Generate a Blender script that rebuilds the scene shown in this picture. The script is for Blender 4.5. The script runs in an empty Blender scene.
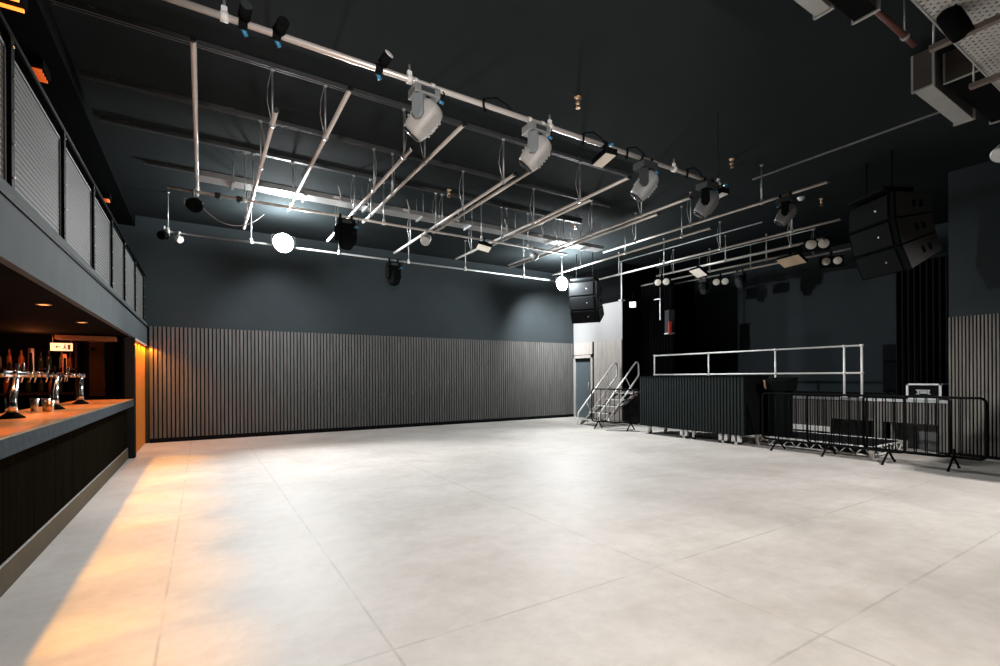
import bpy, bmesh, math, random
from mathutils import Vector, Matrix
random.seed(4)
S = bpy.context.scene
COL = S.collection
PI = math.pi

# ------------------------------------------------------------------ materials
MATS = {}
def mat(name, col, rough=0.5, metal=0.0, var=0.0, scale=8.0, bump=0.0, emit=None, spec=None, coat=0.0):
    if name in MATS: return MATS[name]
    m = bpy.data.materials.new(name); m.use_nodes = True
    nt = m.node_tree; b = nt.nodes['Principled BSDF']
    b.inputs['Roughness'].default_value = rough
    b.inputs['Metallic'].default_value = metal
    if spec is not None: b.inputs['Specular IOR Level'].default_value = spec
    if coat: b.inputs['Coat Weight'].default_value = coat
    b.inputs['Base Color'].default_value = (*col, 1)
    if var or bump:
        tc = nt.nodes.new('ShaderNodeTexCoord')
        nz = nt.nodes.new('ShaderNodeTexNoise'); nz.inputs['Scale'].default_value = scale
        nz.inputs['Detail'].default_value = 5
        nt.links.new(tc.outputs['Object'], nz.inputs['Vector'])
        if var:
            mx = nt.nodes.new('ShaderNodeMix'); mx.data_type = 'RGBA'
            mx.inputs[6].default_value = (*[c*(1-var) for c in col], 1)
            mx.inputs[7].default_value = (*[min(1, c*(1+var)) for c in col], 1)
            nt.links.new(nz.outputs['Fac'], mx.inputs[0])
            nt.links.new(mx.outputs[2], b.inputs['Base Color'])
        if bump:
            bp = nt.nodes.new('ShaderNodeBump'); bp.inputs['Strength'].default_value = bump
            bp.inputs['Distance'].default_value = 0.01
            nt.links.new(nz.outputs['Fac'], bp.inputs['Height'])
            nt.links.new(bp.outputs['Normal'], b.inputs['Normal'])
    if emit:
        b.inputs['Emission Color'].default_value = (*emit[0], 1)
        b.inputs['Emission Strength'].default_value = emit[1]
    MATS[name] = m
    return m

def floor_mat():
    m = bpy.data.materials.new('polished concrete'); m.use_nodes = True
    nt = m.node_tree; N = nt.nodes; Lk = nt.links; b = N['Principled BSDF']
    tc = N.new('ShaderNodeTexCoord')
    def noise(sc, det=6, rough=0.6, vec=None):
        n = N.new('ShaderNodeTexNoise'); n.inputs['Scale'].default_value = sc
        n.inputs['Detail'].default_value = det; n.inputs['Roughness'].default_value = rough
        Lk.new(vec or tc.outputs['Object'], n.inputs['Vector']); return n
    def mth(op, a, bb=None, clamp=False):
        n = N.new('ShaderNodeMath'); n.operation = op; n.use_clamp = clamp
        for i, v in enumerate((a, bb)):
            if v is None: continue
            if isinstance(v, (int, float)): n.inputs[i].default_value = v
            else: Lk.new(v, n.inputs[i])
        return n.outputs[0]
    big = noise(0.55, 6, 0.62); fine = noise(7, 8, 0.7)
    stain = noise(1.6, 3, 0.5)
    r1 = N.new('ShaderNodeValToRGB'); cr = r1.color_ramp
    cr.elements[0].position = 0.3; cr.elements[0].color = (0.345, 0.316, 0.290, 1)
    cr.elements[1].position = 0.72; cr.elements[1].color = (0.62, 0.583, 0.548, 1)
    mixf = mth('ADD', mth('MULTIPLY', big.outputs['Fac'], 0.7), mth('MULTIPLY', fine.outputs['Fac'], 0.3))
    Lk.new(mixf, r1.inputs[0])
    sep = N.new('ShaderNodeSeparateXYZ'); Lk.new(tc.outputs['Object'], sep.inputs[0])
    brk = noise(2.3, 3, 0.6)
    gate = mth('MULTIPLY', mth('SUBTRACT', brk.outputs['Fac'], 0.34, True), 5.0, True)
    tot = None
    wob = mth('MULTIPLY', mth('SUBTRACT', fine.outputs['Fac'], 0.5), 0.012)
    for ax, vals in ((0, (-0.21, 0.86, 2.93)), (1, (1.34, 2.48))):
        for v in vals:
            d = mth('ABSOLUTE', mth('ADD', mth('SUBTRACT', sep.outputs[ax], v), wob))
            ln = mth('SUBTRACT', 1.0, mth('DIVIDE', d, 0.013), True)
            tot = ln if tot is None else mth('MAXIMUM', tot, ln)
    tot = mth('MULTIPLY', tot, mth('MULTIPLY', gate, 0.62))
    st = mth('MULTIPLY', mth('SUBTRACT', stain.outputs['Fac'], 0.54, True), 2.4, True)
    mx = N.new('ShaderNodeMix'); mx.data_type = 'RGBA'; Lk.new(tot, mx.inputs[0])
    Lk.new(r1.outputs[0], mx.inputs[6]); mx.inputs[7].default_value = (0.24, 0.22, 0.20, 1)
    mp = N.new('ShaderNodeMapping'); mp.inputs['Scale'].default_value = (0.6, 3.2, 1); mp.inputs['Rotation'].default_value = (0, 0, 0.5)
    Lk.new(tc.outputs['Object'], mp.inputs[0])
    stk = noise(1.3, 7, 0.68, mp.outputs[0])
    spk = noise(26, 2, 0.5)
    sk = mth('ADD', mth('MULTIPLY', mth('SUBTRACT', stk.outputs['Fac'], 0.52, True), 1.8, True), mth('MULTIPLY', mth('SUBTRACT', spk.outputs['Fac'], 0.66, True), 3.5, True))
    st = mth('MINIMUM', mth('ADD', st, mth('MULTIPLY', sk, 0.8)), 0.85)
    mx2 = N.new('ShaderNodeMix'); mx2.data_type = 'RGBA'; Lk.new(st, mx2.inputs[0])
    Lk.new(mx.outputs[2], mx2.inputs[6]); mx2.inputs[7].default_value = (0.36, 0.315, 0.272, 1)
    Lk.new(mx2.outputs[2], b.inputs['Base Color'])
    rr = N.new('ShaderNodeMapRange'); Lk.new(big.outputs['Fac'], rr.inputs[0])
    rr.inputs[1].default_value = 0.3; rr.inputs[2].default_value = 0.7
    rr.inputs[3].default_value = 0.55; rr.inputs[4].default_value = 0.66
    Lk.new(rr.outputs[0], b.inputs['Roughness'])
    bp = N.new('ShaderNodeBump'); bp.inputs['Strength'].default_value = 0.06; bp.inputs['Distance'].default_value = 0.02
    Lk.new(fine.outputs['Fac'], bp.inputs['Height']); Lk.new(bp.outputs['Normal'], b.inputs['Normal'])
    return m

def perforated(name, col, pitch, thr, axes, metal=0.3, rough=0.45, slant=False):
    """sheet metal with real see-through holes: axes = the two object axes of the sheet"""
    m = bpy.data.materials.new(name); m.use_nodes = True
    nt = m.node_tree; N = nt.nodes; Lk = nt.links; b = N['Principled BSDF']
    b.inputs['Base Color'].default_value = (*col, 1); b.inputs['Metallic'].default_value = metal
    b.inputs['Roughness'].default_value = rough; b.inputs['Specular IOR Level'].default_value = 0.15
    tc = N.new('ShaderNodeTexCoord'); sep = N.new('ShaderNodeSeparateXYZ')
    Lk.new(tc.outputs['Object'], sep.inputs[0])
    def mth(op, a, bb=None):
        n = N.new('ShaderNodeMath'); n.operation = op
        for i, v in enumerate((a, bb)):
            if v is None: continue
            if isinstance(v, (int, float)): n.inputs[i].default_value = v
            else: Lk.new(v, n.inputs[i])
        return n.outputs[0]
    u, v = sep.outputs[axes[0]], sep.outputs[axes[1]]
    if slant:
        u, v = mth('ADD', u, mth('MULTIPLY', v, 0.55)), mth('SUBTRACT', u, mth('MULTIPLY', v, 0.55))
    k = 2*PI/pitch
    s = mth('MULTIPLY', mth('SINE', mth('MULTIPLY', u, k)), mth('SINE', mth('MULTIPLY', v, k)))
    hole = mth('GREATER_THAN', s, thr)
    tr = N.new('ShaderNodeBsdfTransparent'); mx = N.new('ShaderNodeMixShader')
    Lk.new(hole, mx.inputs[0]); Lk.new(b.outputs[0], mx.inputs[1]); Lk.new(tr.outputs[0], mx.inputs[2])
    Lk.new(mx.outputs[0], N['Material Output'].inputs[0])
    return m

def wood_mat(name, c1, c2, axis=2, rough=0.5, scale=3.0, spec=None):
    m = bpy.data.materials.new(name); m.use_nodes = True
    nt = m.node_tree; N = nt.nodes; Lk = nt.links; b = N['Principled BSDF']
    tc = N.new('ShaderNodeTexCoord'); mp = N.new('ShaderNodeMapping')
    sc = [9.0, 9.0, 9.0]; sc[axis] = 0.5
    mp.inputs['Scale'].default_value = sc
    Lk.new(tc.outputs['Object'], mp.inputs[0])
    nz = N.new('ShaderNodeTexNoise'); nz.inputs['Scale'].default_value = scale; nz.inputs['Detail'].default_value = 4
    Lk.new(mp.outputs[0], nz.inputs['Vector'])
    r = N.new('ShaderNodeValToRGB')
    r.color_ramp.elements[0].position = 0.3; r.color_ramp.elements[0].color = (*c1, 1)
    r.color_ramp.elements[1].position = 0.7; r.color_ramp.elements[1].color = (*c2, 1)
    Lk.new(nz.outputs['Fac'], r.inputs[0]); Lk.new(r.outputs[0], b.inputs['Base Color'])
    b.inputs['Roughness'].default_value = rough
    if spec is not None: b.inputs['Specular IOR Level'].default_value = spec
    return m

FLOOR = floor_mat()
PAINT = mat('dark teal grey wall paint', (0.029, 0.036, 0.039), 0.88, var=0.12, scale=2.0, spec=0.06)
CEIL = mat('dark ceiling paint', (0.015, 0.019, 0.0205), 0.9, var=0.15, scale=1.5, spec=0.05)
BLACKP = mat('matt black paint', (0.004, 0.0045, 0.005), 0.9, spec=0.03)
FASC = mat('slate grey fascia paint', (0.085, 0.098, 0.103), 0.88, var=0.15, scale=3.0, spec=0.05)
SLAT = wood_mat('grey stained timber slat', (0.11, 0.103, 0.096), (0.19, 0.178, 0.165), 2, 0.75, spec=0.1)
SLATG = wood_mat('grey stained timber batten', (0.082, 0.082, 0.079), (0.125, 0.123, 0.118), 2, 0.8, spec=0.06)
PALESLAT = wood_mat('pale grey timber board', (0.35, 0.325, 0.305), (0.47, 0.44, 0.41), 2, 0.6, spec=0.25)
SLATB = mat('dark felt behind slats', (0.012, 0.0125, 0.013), 0.95, spec=0.1)
WHITEP = mat('pale grey wall paint', (0.33, 0.335, 0.335), 0.7, var=0.05, scale=2)
DOORM = mat('teal grey door paint', (0.075, 0.098, 0.108), 0.5, var=0.1)
ALU = mat('pale aluminium tube', (0.66, 0.61, 0.57), 0.38, 0.45, var=0.08, scale=4)
WTUBE = mat('bright white tube', (0.86, 0.85, 0.82), 0.4, 0.1)
STEEL = mat('galvanised steel', (0.42, 0.43, 0.43), 0.42, 0.6, var=0.2, scale=9)
CHAN = mat('dark painted channel', (0.06, 0.063, 0.065), 0.5, 0.2, var=0.3, scale=6)
BLK = mat('black plastic', (0.006, 0.0068, 0.007), 0.8, spec=0.0)
BLKM = mat('black steel', (0.006, 0.0065, 0.007), 0.7, 0.0, spec=0.02)
DGREY = mat('charcoal plastic', (0.035, 0.039, 0.042), 0.55, spec=0.25)
HEADG = mat('silver grey lamp housing', (0.40, 0.39, 0.375), 0.5, var=0.06)
YOKE = mat('blue grey yoke plastic', (0.20, 0.225, 0.235), 0.5)
BLUE = mat('blue connector plastic', (0.03, 0.22, 0.42), 0.4)
WHT = mat('white plastic', (0.75, 0.74, 0.72), 0.45)
CHROME = mat('polished chrome', (0.75, 0.74, 0.72), 0.12, 1.0)
BRASS = mat('brass sprinkler', (0.62, 0.42, 0.26), 0.35, 0.8)
FABR = mat('black stage cloth', (0.004, 0.0045, 0.005), 0.95, spec=0.1)
CONEB = mat('dull beam', (0.016, 0.017, 0.018), 0.6)
GLASSB = mat('lamp lens glass', (0.72, 0.68, 0.6), 0.25)
CREAM = mat('cream diffuser', (0.72, 0.66, 0.56), 0.5)
SLATE = mat('slate counter edge', (0.045, 0.057, 0.067), 0.85, spec=0.04, var=0.35, scale=14)
WOODTOP = wood_mat('varnished counter wood', (0.52, 0.17, 0.04), (0.70, 0.26, 0.075), 1, 0.3, spec=0.25)
BARW = wood_mat('dark bar front wood', (0.005, 0.004, 0.0025), (0.009, 0.007, 0.0045), 2, 0.9, spec=0.0)
KICKM = mat('bronze kick plate', (0.10, 0.078, 0.052), 0.8, 0.0, var=0.25, scale=6, spec=0.08)
ORWOOD = wood_mat('warm timber panel', (0.52, 0.17, 0.03), (0.68, 0.26, 0.05), 2, 0.6, spec=0.1)
REDM = mat('red enamel', (0.5, 0.05, 0.03), 0.4)
RUST = mat('red oxide pipe', (0.10, 0.03, 0.022), 0.5)
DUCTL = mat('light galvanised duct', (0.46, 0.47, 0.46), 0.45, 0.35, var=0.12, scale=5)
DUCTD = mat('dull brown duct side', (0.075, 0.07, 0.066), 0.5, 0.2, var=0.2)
MESH = perforated('expanded steel mesh', (0.15, 0.152, 0.148), 0.045, 0.30, (1, 2), 0.0, 0.8, True)
PERF = perforated('perforated tray steel', (0.60, 0.60, 0.58), 0.075, 0.52, (0, 1), 0.25, 0.45)
CARB = mat('ribbed dark panel', (0.022, 0.027, 0.027), 0.85, var=0.1, spec=0.05)
STAGEF = mat('black stage floor', (0.012, 0.012, 0.013), 0.85, spec=0.05)
BOTTLE = mat('amber bottle glass', (0.45, 0.13, 0.03), 0.08, 0.0, coat=0.5)
HANDLE = mat('orange tap handle', (0.75, 0.22, 0.09), 0.35)
MIRROR = mat('amber back bar glass', (0.10, 0.055, 0.02), 0.12, 0.2)
LENS = mat('lit floodlight lens', (1, 1, 1), 0.3, emit=((0.95, 0.99, 1.0), 60.0))
SMALLL = mat('lit small flood lens', (1, 1, 1), 0.3, emit=((0.95, 0.99, 1.0), 2.2))
DLIGHT = mat('lit downlight disc', (1, 0.5, 0.2), 0.3, emit=((1.0, 0.36, 0.10), 3.0))
SIGNL = mat('lit sign face', (1, 0.8, 0.5), 0.4, emit=((1.0, 0.66, 0.36), 1.3))
SIGND = mat('sign marks', (0.30, 0.16, 0.06), 0.5)
HEATL = mat('lit orange lamp ribs', (1, 0.4, 0.1), 0.4, emit=((1.0, 0.26, 0.03), 2.2))

HEATD = mat('dull red lamp ribs', (0.8, 0.2, 0.05), 0.4, emit=((1.0, 0.14, 0.02), 0.55))
# ------------------------------------------------------------------ mesh builder
class MB:
    def __init__(s): s.bm = bmesh.new()
    def box(s, x0, x1, y0, y1, z0, z1, bev=0.0, M=None):
        v = [s.bm.verts.new((x, y, z)) for x in (x0, x1) for y in (y0, y1) for z in (z0, z1)]
        fs = [(0,1,3,2),(4,6,7,5),(0,4,5,1),(2,3,7,6),(0,2,6,4),(1,5,7,3)]
        F = [s.bm.faces.new([v[i] for i in f]) for f in fs]
        if M is not None: bmesh.ops.transform(s.bm, matrix=M, verts=v)
        if bev:
            es = list({e for f in F for e in f.edges})
            bmesh.ops.bevel(s.bm, geom=es, offset=bev, segments=2, affect='EDGES', profile=0.5)
        return s
    def rod(s, p, q, r, n=10, r2=None, cap=True):
        p, q = Vector(p), Vector(q); d = (q-p); 
        if d.length < 1e-6: return s
        d.normalize(); a = d.orthogonal().normalized(); b = d.cross(a); r2 = r if r2 is None else r2
        A = [s.bm.verts.new(p + (a*math.cos(2*PI*i/n) + b*math.sin(2*PI*i/n))*r) for i in range(n)]
        B = [s.bm.verts.new(q + (a*math.cos(2*PI*i/n) + b*math.sin(2*PI*i/n))*r2) for i in range(n)]
        for i in range(n):
            f = s.bm.faces.new((A[i], A[(i+1) % n], B[(i+1) % n], B[i])); f.smooth = True
        if cap: s.bm.faces.new(A[::-1]); s.bm.faces.new(B)
        return s
    def path(s, pts, r, n=8, closed=False):
        pts = [Vector(p) for p in pts]; m = len(pts); rings = []
        prev = None
        for i, p in enumerate(pts):
            if closed: d = pts[(i+1) % m] - pts[i-1]
            else: d = pts[min(i+1, m-1)] - pts[max(i-1, 0)]
            d.normalize()
            if prev is None: a = d.orthogonal().normalized()
            else:
                a = prev - d*prev.dot(d)
                a = a.normalized() if a.length > 1e-5 else d.orthogonal().normalized()
            prev = a; b = d.cross(a)
            rr = r[i] if isinstance(r, (list, tuple)) else r
            rings.append([s.bm.verts.new(p + (a*math.cos(2*PI*k/n) + b*math.sin(2*PI*k/n))*rr) for k in range(n)])
        for i in range(m if closed else m-1):
            A, B = rings[i], rings[(i+1) % m]
            for k in range(n):
                f = s.bm.faces.new((A[k], A[(k+1) % n], B[(k+1) % n], B[k])); f.smooth = True
        if not closed: s.bm.faces.new(rings[0][::-1]); s.bm.faces.new(rings[-1])
        return s
    def lathe(s, prof, c=(0, 0, 0), axis=(0, 0, 1), n=20):
        """prof: list of (radius, distance along axis)"""
        ax = Vector(axis).normalized(); a = ax.orthogonal().normalized(); b = ax.cross(a); c = Vector(c)
        R = []
        for r, t in prof:
            R.append([s.bm.verts.new(c + ax*t + (a*math.cos(2*PI*k/n)+b*math.sin(2*PI*k/n))*max(r, 1e-4)) for k in range(n)])
        for A, B in zip(R, R[1:]):
            for k in range(n):
                f = s.bm.faces.new((A[k], A[(k+1) % n], B[(k+1) % n], B[k])); f.smooth = True
        s.bm.faces.new(R[0][::-1]); s.bm.faces.new(R[-1])
        return s
    def prism(s, poly, axis, a0, a1, bev=0.0):
        """poly: 2D outline in the two other axes (in xyz order), swept along axis from a0 to a1"""
        def P(u, v, w):
            return ((w, u, v), (u, w, v), (u, v, w))[axis]
        A = [s.bm.verts.new(P(u, v, a0)) for u, v in poly]; B = [s.bm.verts.new(P(u, v, a1)) for u, v in poly]
        n = len(poly); F = [s.bm.faces.new(A[::-1]), s.bm.faces.new(B)]
        for i in range(n): F.append(s.bm.faces.new((A[i], A[(i+1) % n], B[(i+1) % n], B[i])))
        if bev:
            es = list({e for f in F for e in f.edges})
            bmesh.ops.bevel(s.bm, geom=es, offset=bev, segments=2, affect='EDGES', profile=0.5)
        return s
    def ell(s, c, r, M=None, seg=20):
        ret = bmesh.ops.create_uvsphere(s.bm, u_segments=seg, v_segments=seg//2, radius=1)
        T = Matrix.Translation(c) @ (M or Matrix.Identity(4)) @ Matrix.Diagonal((*r, 1))
        bmesh.ops.transform(s.bm, matrix=T, verts=ret['verts'])
        for v in ret['verts']:
            for f in v.link_faces: f.smooth = True
        return s
    def build(s, name, m, parent=None, M=None):
        if M is not None: bmesh.ops.transform(s.bm, matrix=M, verts=s.bm.verts[:])
        bmesh.ops.recalc_face_normals(s.bm, faces=s.bm.faces[:])
        me = bpy.data.meshes.new(name); s.bm.to_mesh(me); s.bm.free()
        me.materials.append(m)
        o = bpy.data.objects.new(name, me); COL.objects.link(o)
        if parent is not None: o.parent = parent
        return o

def thing(name, label, cat, loc=(0, 0, 0), rz=0.0, group=None):
    o = bpy.data.objects.new(name, None); COL.objects.link(o); o.empty_display_size = 0.1
    o.location = loc; o.rotation_euler = (0, 0, rz)
    o['label'] = label; o['category'] = cat
    if group: o['group'] = group
    return o
def tag(o, label, cat, group=None):
    o['label'] = label; o['category'] = cat
    if group: o['group'] = group
    return o
def struct(o): o['kind'] = 'structure'; return o
def dup(root, label=None, loc=None, rz=None):
    r = root.copy(); COL.objects.link(r)
    if label: r['label'] = label
    if loc is not None: r.location = loc
    if rz is not None: r.rotation_euler = (0, 0, rz)
    for ch in list(root.children):
        c = ch.copy(); COL.objects.link(c); c.parent = r
        for g in list(ch.children):
            d = g.copy(); COL.objects.link(d); d.parent = c
    return r

# ------------------------------------------------------------------ the room
XL, XR, YB, ZC = -1.05, 11.46, 13.4, 5.1
PH = 2.64                                             # height of the timber cladding
SX = 15.2                                             # back of the stage
struct(MB().box(-4.6, SX+0.2, -7.2, YB+0.2, -0.2, 0).build('floor', FLOOR))
struct(MB().box(-1.25, SX+0.2, -7.2, YB+0.2, ZC, ZC+0.2).build('ceiling', CEIL))
struct(MB().box(-4.6, SX+0.2, YB, YB+0.2, 0, ZC).build('wall_back', PAINT))
struct(MB().box(-4.8, -4.6, -7.2, YB+0.2, 0, ZC).build('wall_left', BLACKP))
struct(MB().box(-4.6, SX, -7.4, -7.2, 0, ZC).build('wall_rear', PAINT))
# right hand wall: short return with the door, stage opening, then the clad wall
w = MB()
w.box(XR, XR+0.02, 11.03, 12.42, 0, 3.88); w.box(XR, XR+0.02, 12.42, 13.35, 2.13, 3.88)
w.box(XR, XR+0.02, 13.35, YB, 0, 3.88)
struct(w.build('wall_right', WHITEP))
struct(MB().box(XR+0.02, XR+0.16, 11.03, YB, 3.88, ZC).box(XR+0.08, XR+0.16, 11.03, YB, 0, 3.88).box(XR+0.02, XR+0.08, 11.03, 11.1, 0, 3.88).build('trim_1', BLACKP))
struct(MB().box(XR, XR+0.2, -7.2, 3.1, 0, ZC).build('wall_front', PAINT))
# stage recess
struct(MB().box(SX, SX+0.2, 2.9, YB, 0, ZC).build('wall_stage', PAINT))
struct(MB().box(XR+0.16, SX, 11.1, 11.25, 0, ZC).build('wall_stage_left', BLACKP))
struct(MB().box(XR+0.2, SX, 2.85, 3.1, 0, ZC).build('wall_stage_right', PAINT))
struct(MB().box(XR+0.02, SX, 3.1, 11.1, 0.93, 0.985).build('trim_2', STAGEF))

def cladding(name, axis, fixed, a0, a1, z0, z1, pitch, wd, depth, sgn, m=SLAT, back=True):
    """vertical slats on a dark backing; axis 0 = run along x at y fixed, axis 1 = run along y at x fixed"""
    mb = MB(); n = int((a1-a0)/pitch)
    for i in range(n+1):
        c = a0 + i*pitch
        if c+wd > a1+1e-6: break
        if axis == 0: mb.box(c, c+wd, min(fixed, fixed+sgn*depth), max(fixed, fixed+sgn*depth), z0, z1)
        else: mb.box(min(fixed, fixed+sgn*depth), max(fixed, fixed+sgn*depth), c, c+wd, z0, z1)
    o = struct(mb.build(name, m))
    return o
struct(MB().box(-1.0, XR, YB-0.012, YB, 0.1, PH).build('trim_3', SLATB))
cladding('trim_4', 0, YB-0.012, -1.0, XR-0.02, 0.1, PH, 0.082, 0.054, 0.03, -1, SLATG)
struct(MB().box(-1.0, XR, YB-0.05, YB, 0, 0.1).build('baseboard_back', BLKM))
# cladding on the door return: fine boards, nearly flush
struct(MB().box(XR-0.012, XR, 11.03, 12.40, 0.0, PH).box(XR-0.012, XR, 12.40, YB-0.05, 2.2, PH).build('trim_5', SLATB))
cladding('trim_6', 1, XR-0.012, 11.03, 12.34, 0.02, PH, 0.085, 0.074, 0.025, -1, PALESLAT)
struct(MB().box(XR-0.03, XR-0.012, 12.40, YB-0.05, 2.22, PH).build('trim_7', PALESLAT))
# clad wall beside the stage
struct(MB().box(XR-0.01, XR, -7.0, 3.1, 0.0, 2.48).build('trim_8', SLATB))
cladding('trim_9', 1, XR-0.01, 0.98, 3.1, 0.06, 2.48, 0.0475, 0.024, 0.03, -1)
# stage front, with two low openings
H1, H2, HZ = (4.28, 4.98), (3.26, 4.07), 0.53
sf = MB(); sb = MB()
pitch = 0.0475
y = 3.11
while y < 6.3:
    inside = any(a-0.02 < y+0.012 < b+0.02 for a, b in (H1, H2))
    sf.box(XR-0.035, XR-0.005, y, y+0.024, HZ if inside else 0.04, 0.93)
    y += pitch
struct(sf.build('trim_10', SLAT))
sb.box(XR-0.005, XR+0.03, 3.1, 11.03, HZ, 0.93)
for a, b in ((3.1, H2[0]), (H2[1], H1[0]), (H1[1], 11.03)): sb.box(XR-0.005, XR+0.03, a, b, 0, HZ)
struct(sb.build('trim_11', SLATB))
struct(MB().box(XR-0.05, XR+0.03, 3.1, 11.03, 0.93, 0.985).build('trim_12', STEEL))
rb = MB()
for a, b in (H1, H2):
    rb.box(XR+0.45, XR+0.47, a-0.3, b+0.3, 0, 0.6); rb.box(XR+0.03, XR+0.47, a-0.32, a-0.3, 0, 0.6); rb.box(XR+0.03, XR+0.47, b+0.3, b+0.32, 0, 0.6)
struct(rb.build('trim_13', mat('grey void lining', (0.16, 0.165, 0.165), 0.6)))
# doors
d = struct(MB().box(XR+0.02, XR+0.07, 12.46, 13.31, 0.0, 2.1).build('door_1', DOORM))
MB().box(XR-0.005, XR+0.02, 12.46, 13.31, 1.98, 2.1).build('door_closer', BLK, d)
MB().rod((XR-0.06, 12.56, 0.95), (XR-0.06, 12.56, 1.25), 0.012).rod((XR-0.06, 12.56, 0.97), (XR+0.02, 12.56, 0.97), 0.008).rod((XR-0.06, 12.56, 1.23), (XR+0.02, 12.56, 1.23), 0.008).build('door_handle', STEEL, d)
fr = MB()
fr.box(XR-0.05, XR+0.02, 12.38, 12.46, 0, 2.2).box(XR-0.05, XR+0.02, 13.31, 13.38, 0, 2.2).box(XR-0.05, XR+0.02, 12.38, 13.38, 2.1, 2.2)
MBf = struct(fr.build('trim_14', PALESLAT))

# ------------------------------------------------------------------ mezzanine over the bar
ZF0, ZF1, ZS = 2.21, 2.60, 2.22
struct(MB().box(XL-0.06, XL, -6.9, YB, ZF0, ZF1-0.0).build('wall_fascia', FASC))
struct(MB().box(-4.6, XL-0.06, -6.9, YB, ZS, 2.55).build('trim_15', BLACKP))
struct(MB().box(XL-0.10, XL+0.012, -6.9, YB, ZF1, ZF1+0.035).build('trim_16', BLKM))
struct(MB().box(XL-0.07, XL+0.006, -6.9, YB, ZF1+0.035, ZF1+0.10).build('trim_17', FASC))
struct(MB().box(-4.6, -1.25, -7.2, YB, 4.86, ZC).build('trim_18', BLACKP))
rail = thing('balcony_railing', 'black balcony railing with grey mesh panels above the bar', 'railing', (XL-0.03, 0, ZF1+0.10))
posts = [-2.2, -0.55, 1.1, 2.75, 4.38, 5.80, 7.21, 8.54, 9.83, 11.30, 12.78]
for i, py in enumerate(posts):
    p = MB(); p.box(-0.03, 0.03, py-0.035, py+0.035, -0.05, 1.0, 0.004)
    po = p.build('railing_post', BLKM, rail)
    for zz in (0.08, 0.3, 0.52, 0.74, 0.94): MB().lathe([(0.008, 0), (0.008, 0.006), (0.004, 0.009)], (0.03, py, zz), (1, 0, 0), 8).build('bolt', STEEL, po)
    if i+1 < len(posts):
        q = posts[i+1]
        MB().box(-0.006, 0.0, py+0.06, q-0.06, 0.03, 0.9).build('mesh_panel', MESH, rail)
        f = MB(); a, b = py+0.045, q-0.045
        f.box(-0.014, 0.008, a, a+0.022, 0.01, 0.92); f.box(-0.014, 0.008, b-0.022, b, 0.01, 0.92)
        f.box(-0.014, 0.008, a, b, 0.90, 0.92); f.box(-0.014, 0.008, a, b, 0.01, 0.03)
        f.build('panel_frame', mat('grey painted frame', (0.16, 0.165, 0.165), 0.7, spec=0.2), rail)
h = MB(); h.rod((0, -2.3, 1.05), (0, YB-0.05, 1.05), 0.021, 12)
for py in posts: h.rod((0, py, 0.98), (0, py, 1.05), 0.012, 8)
h.build('handrail', BLKM, rail)
for hy, hl, nm in ((5.45, 0.8, 'nearest orange ribbed heater lamp under the mezzanine ceiling'), (6.95, 0.3, 'middle orange ribbed heater lamp beyond the nearest mesh panels'), (11.2, 0.2, 'farthest orange ribbed heater lamp above the balcony rail')):
    t = thing('heater_lamp', nm, 'lamp', (-1.46, hy, 4.70), 0, 'orange heaters on the mezzanine')
    hw = 0.16 if hy < 6 else 0.06
    MB().box(-hw, hw, -hl/2, hl/2, 0.02, 0.12, 0.01).build('housing', BLKM, t)
    n = 6 if hy < 6 else 4
    for k in range(n):
        yy = -hl/2+0.04+k*(hl-0.08)/(n-1); MB().rod((-hw+0.02, yy, 0.0), (hw-0.02, yy, 0.0), 0.016, 8).build('heating_rib', HEATL if hy < 6 else HEATD, t)
    MB().rod((0, -hl*0.3, 0.12), (0, -hl*0.3, 0.16), 0.012).rod((0, hl*0.3, 0.12), (0, hl*0.3, 0.16), 0.012).build('bracket', BLKM, t)

# ------------------------------------------------------------------ bar
struct(MB().box(-3.3, -3.2, -6.9, 11.9, 0, ZS).build('wall_bar', mat('dark red brown back bar', (0.018, 0.010, 0.008), 0.35)))
struct(MB().box(-4.6, -1.35, 11.6, 11.75, 0, ZS).build('wall_bar_end', BLACKP))
struct(MB().box(-1.24, -1.05, 11.02, 11.2, 0, ZF0).build('trim_19', BLKM))
struct(MB().box(-1.19, -1.05, 10.98, 11.05, 0, ZF0).build('trim_20', PAINT))
bar = thing('bar_counter', 'long bar with orange wood top, slate edge and dark plank front', 'bar', (0, 0, 0))
MB().box(-1.85, -1.10, -3.0, 10.98, 1.045, 1.085, 0.003).build('worktop', WOODTOP, bar)
MB().box(-1.10, -1.06, -3.0, 10.98, 0.955, 1.075, 0.004).build('counter_edge', SLATE, bar)
MB().box(-1.10, -1.062, -3.0, 10.98, 1.0755, 1.0855, 0.002).build('edge_trim', mat('brass edge trim', (0.7, 0.55, 0.38), 0.3, 0.8), bar)
yy = -3.0
while yy < 10.9:
    MB().box(-1.20, -1.16, yy+0.004, min(yy+0.69, 10.98)-0.004, 0.19, 0.955, 0.003).build('front_panel', BARW, bar); yy += 0.69
MB().box(-1.175, -1.15, -3.0, 10.98, 0.185, 0.198).build('metal_strip', STEEL, bar)
MB().box(-1.19, -1.145, -3.0, 10.98, 0.0, 0.185).build('kick_plate', KICKM, bar)
MB().box(-1.85, -1.2, -3.0, 10.98, 0.0, 0.1).box(-1.85, -1.82, -3.0, 10.98, 0.1, 1.045).build('carcass', BLKM, bar)

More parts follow.
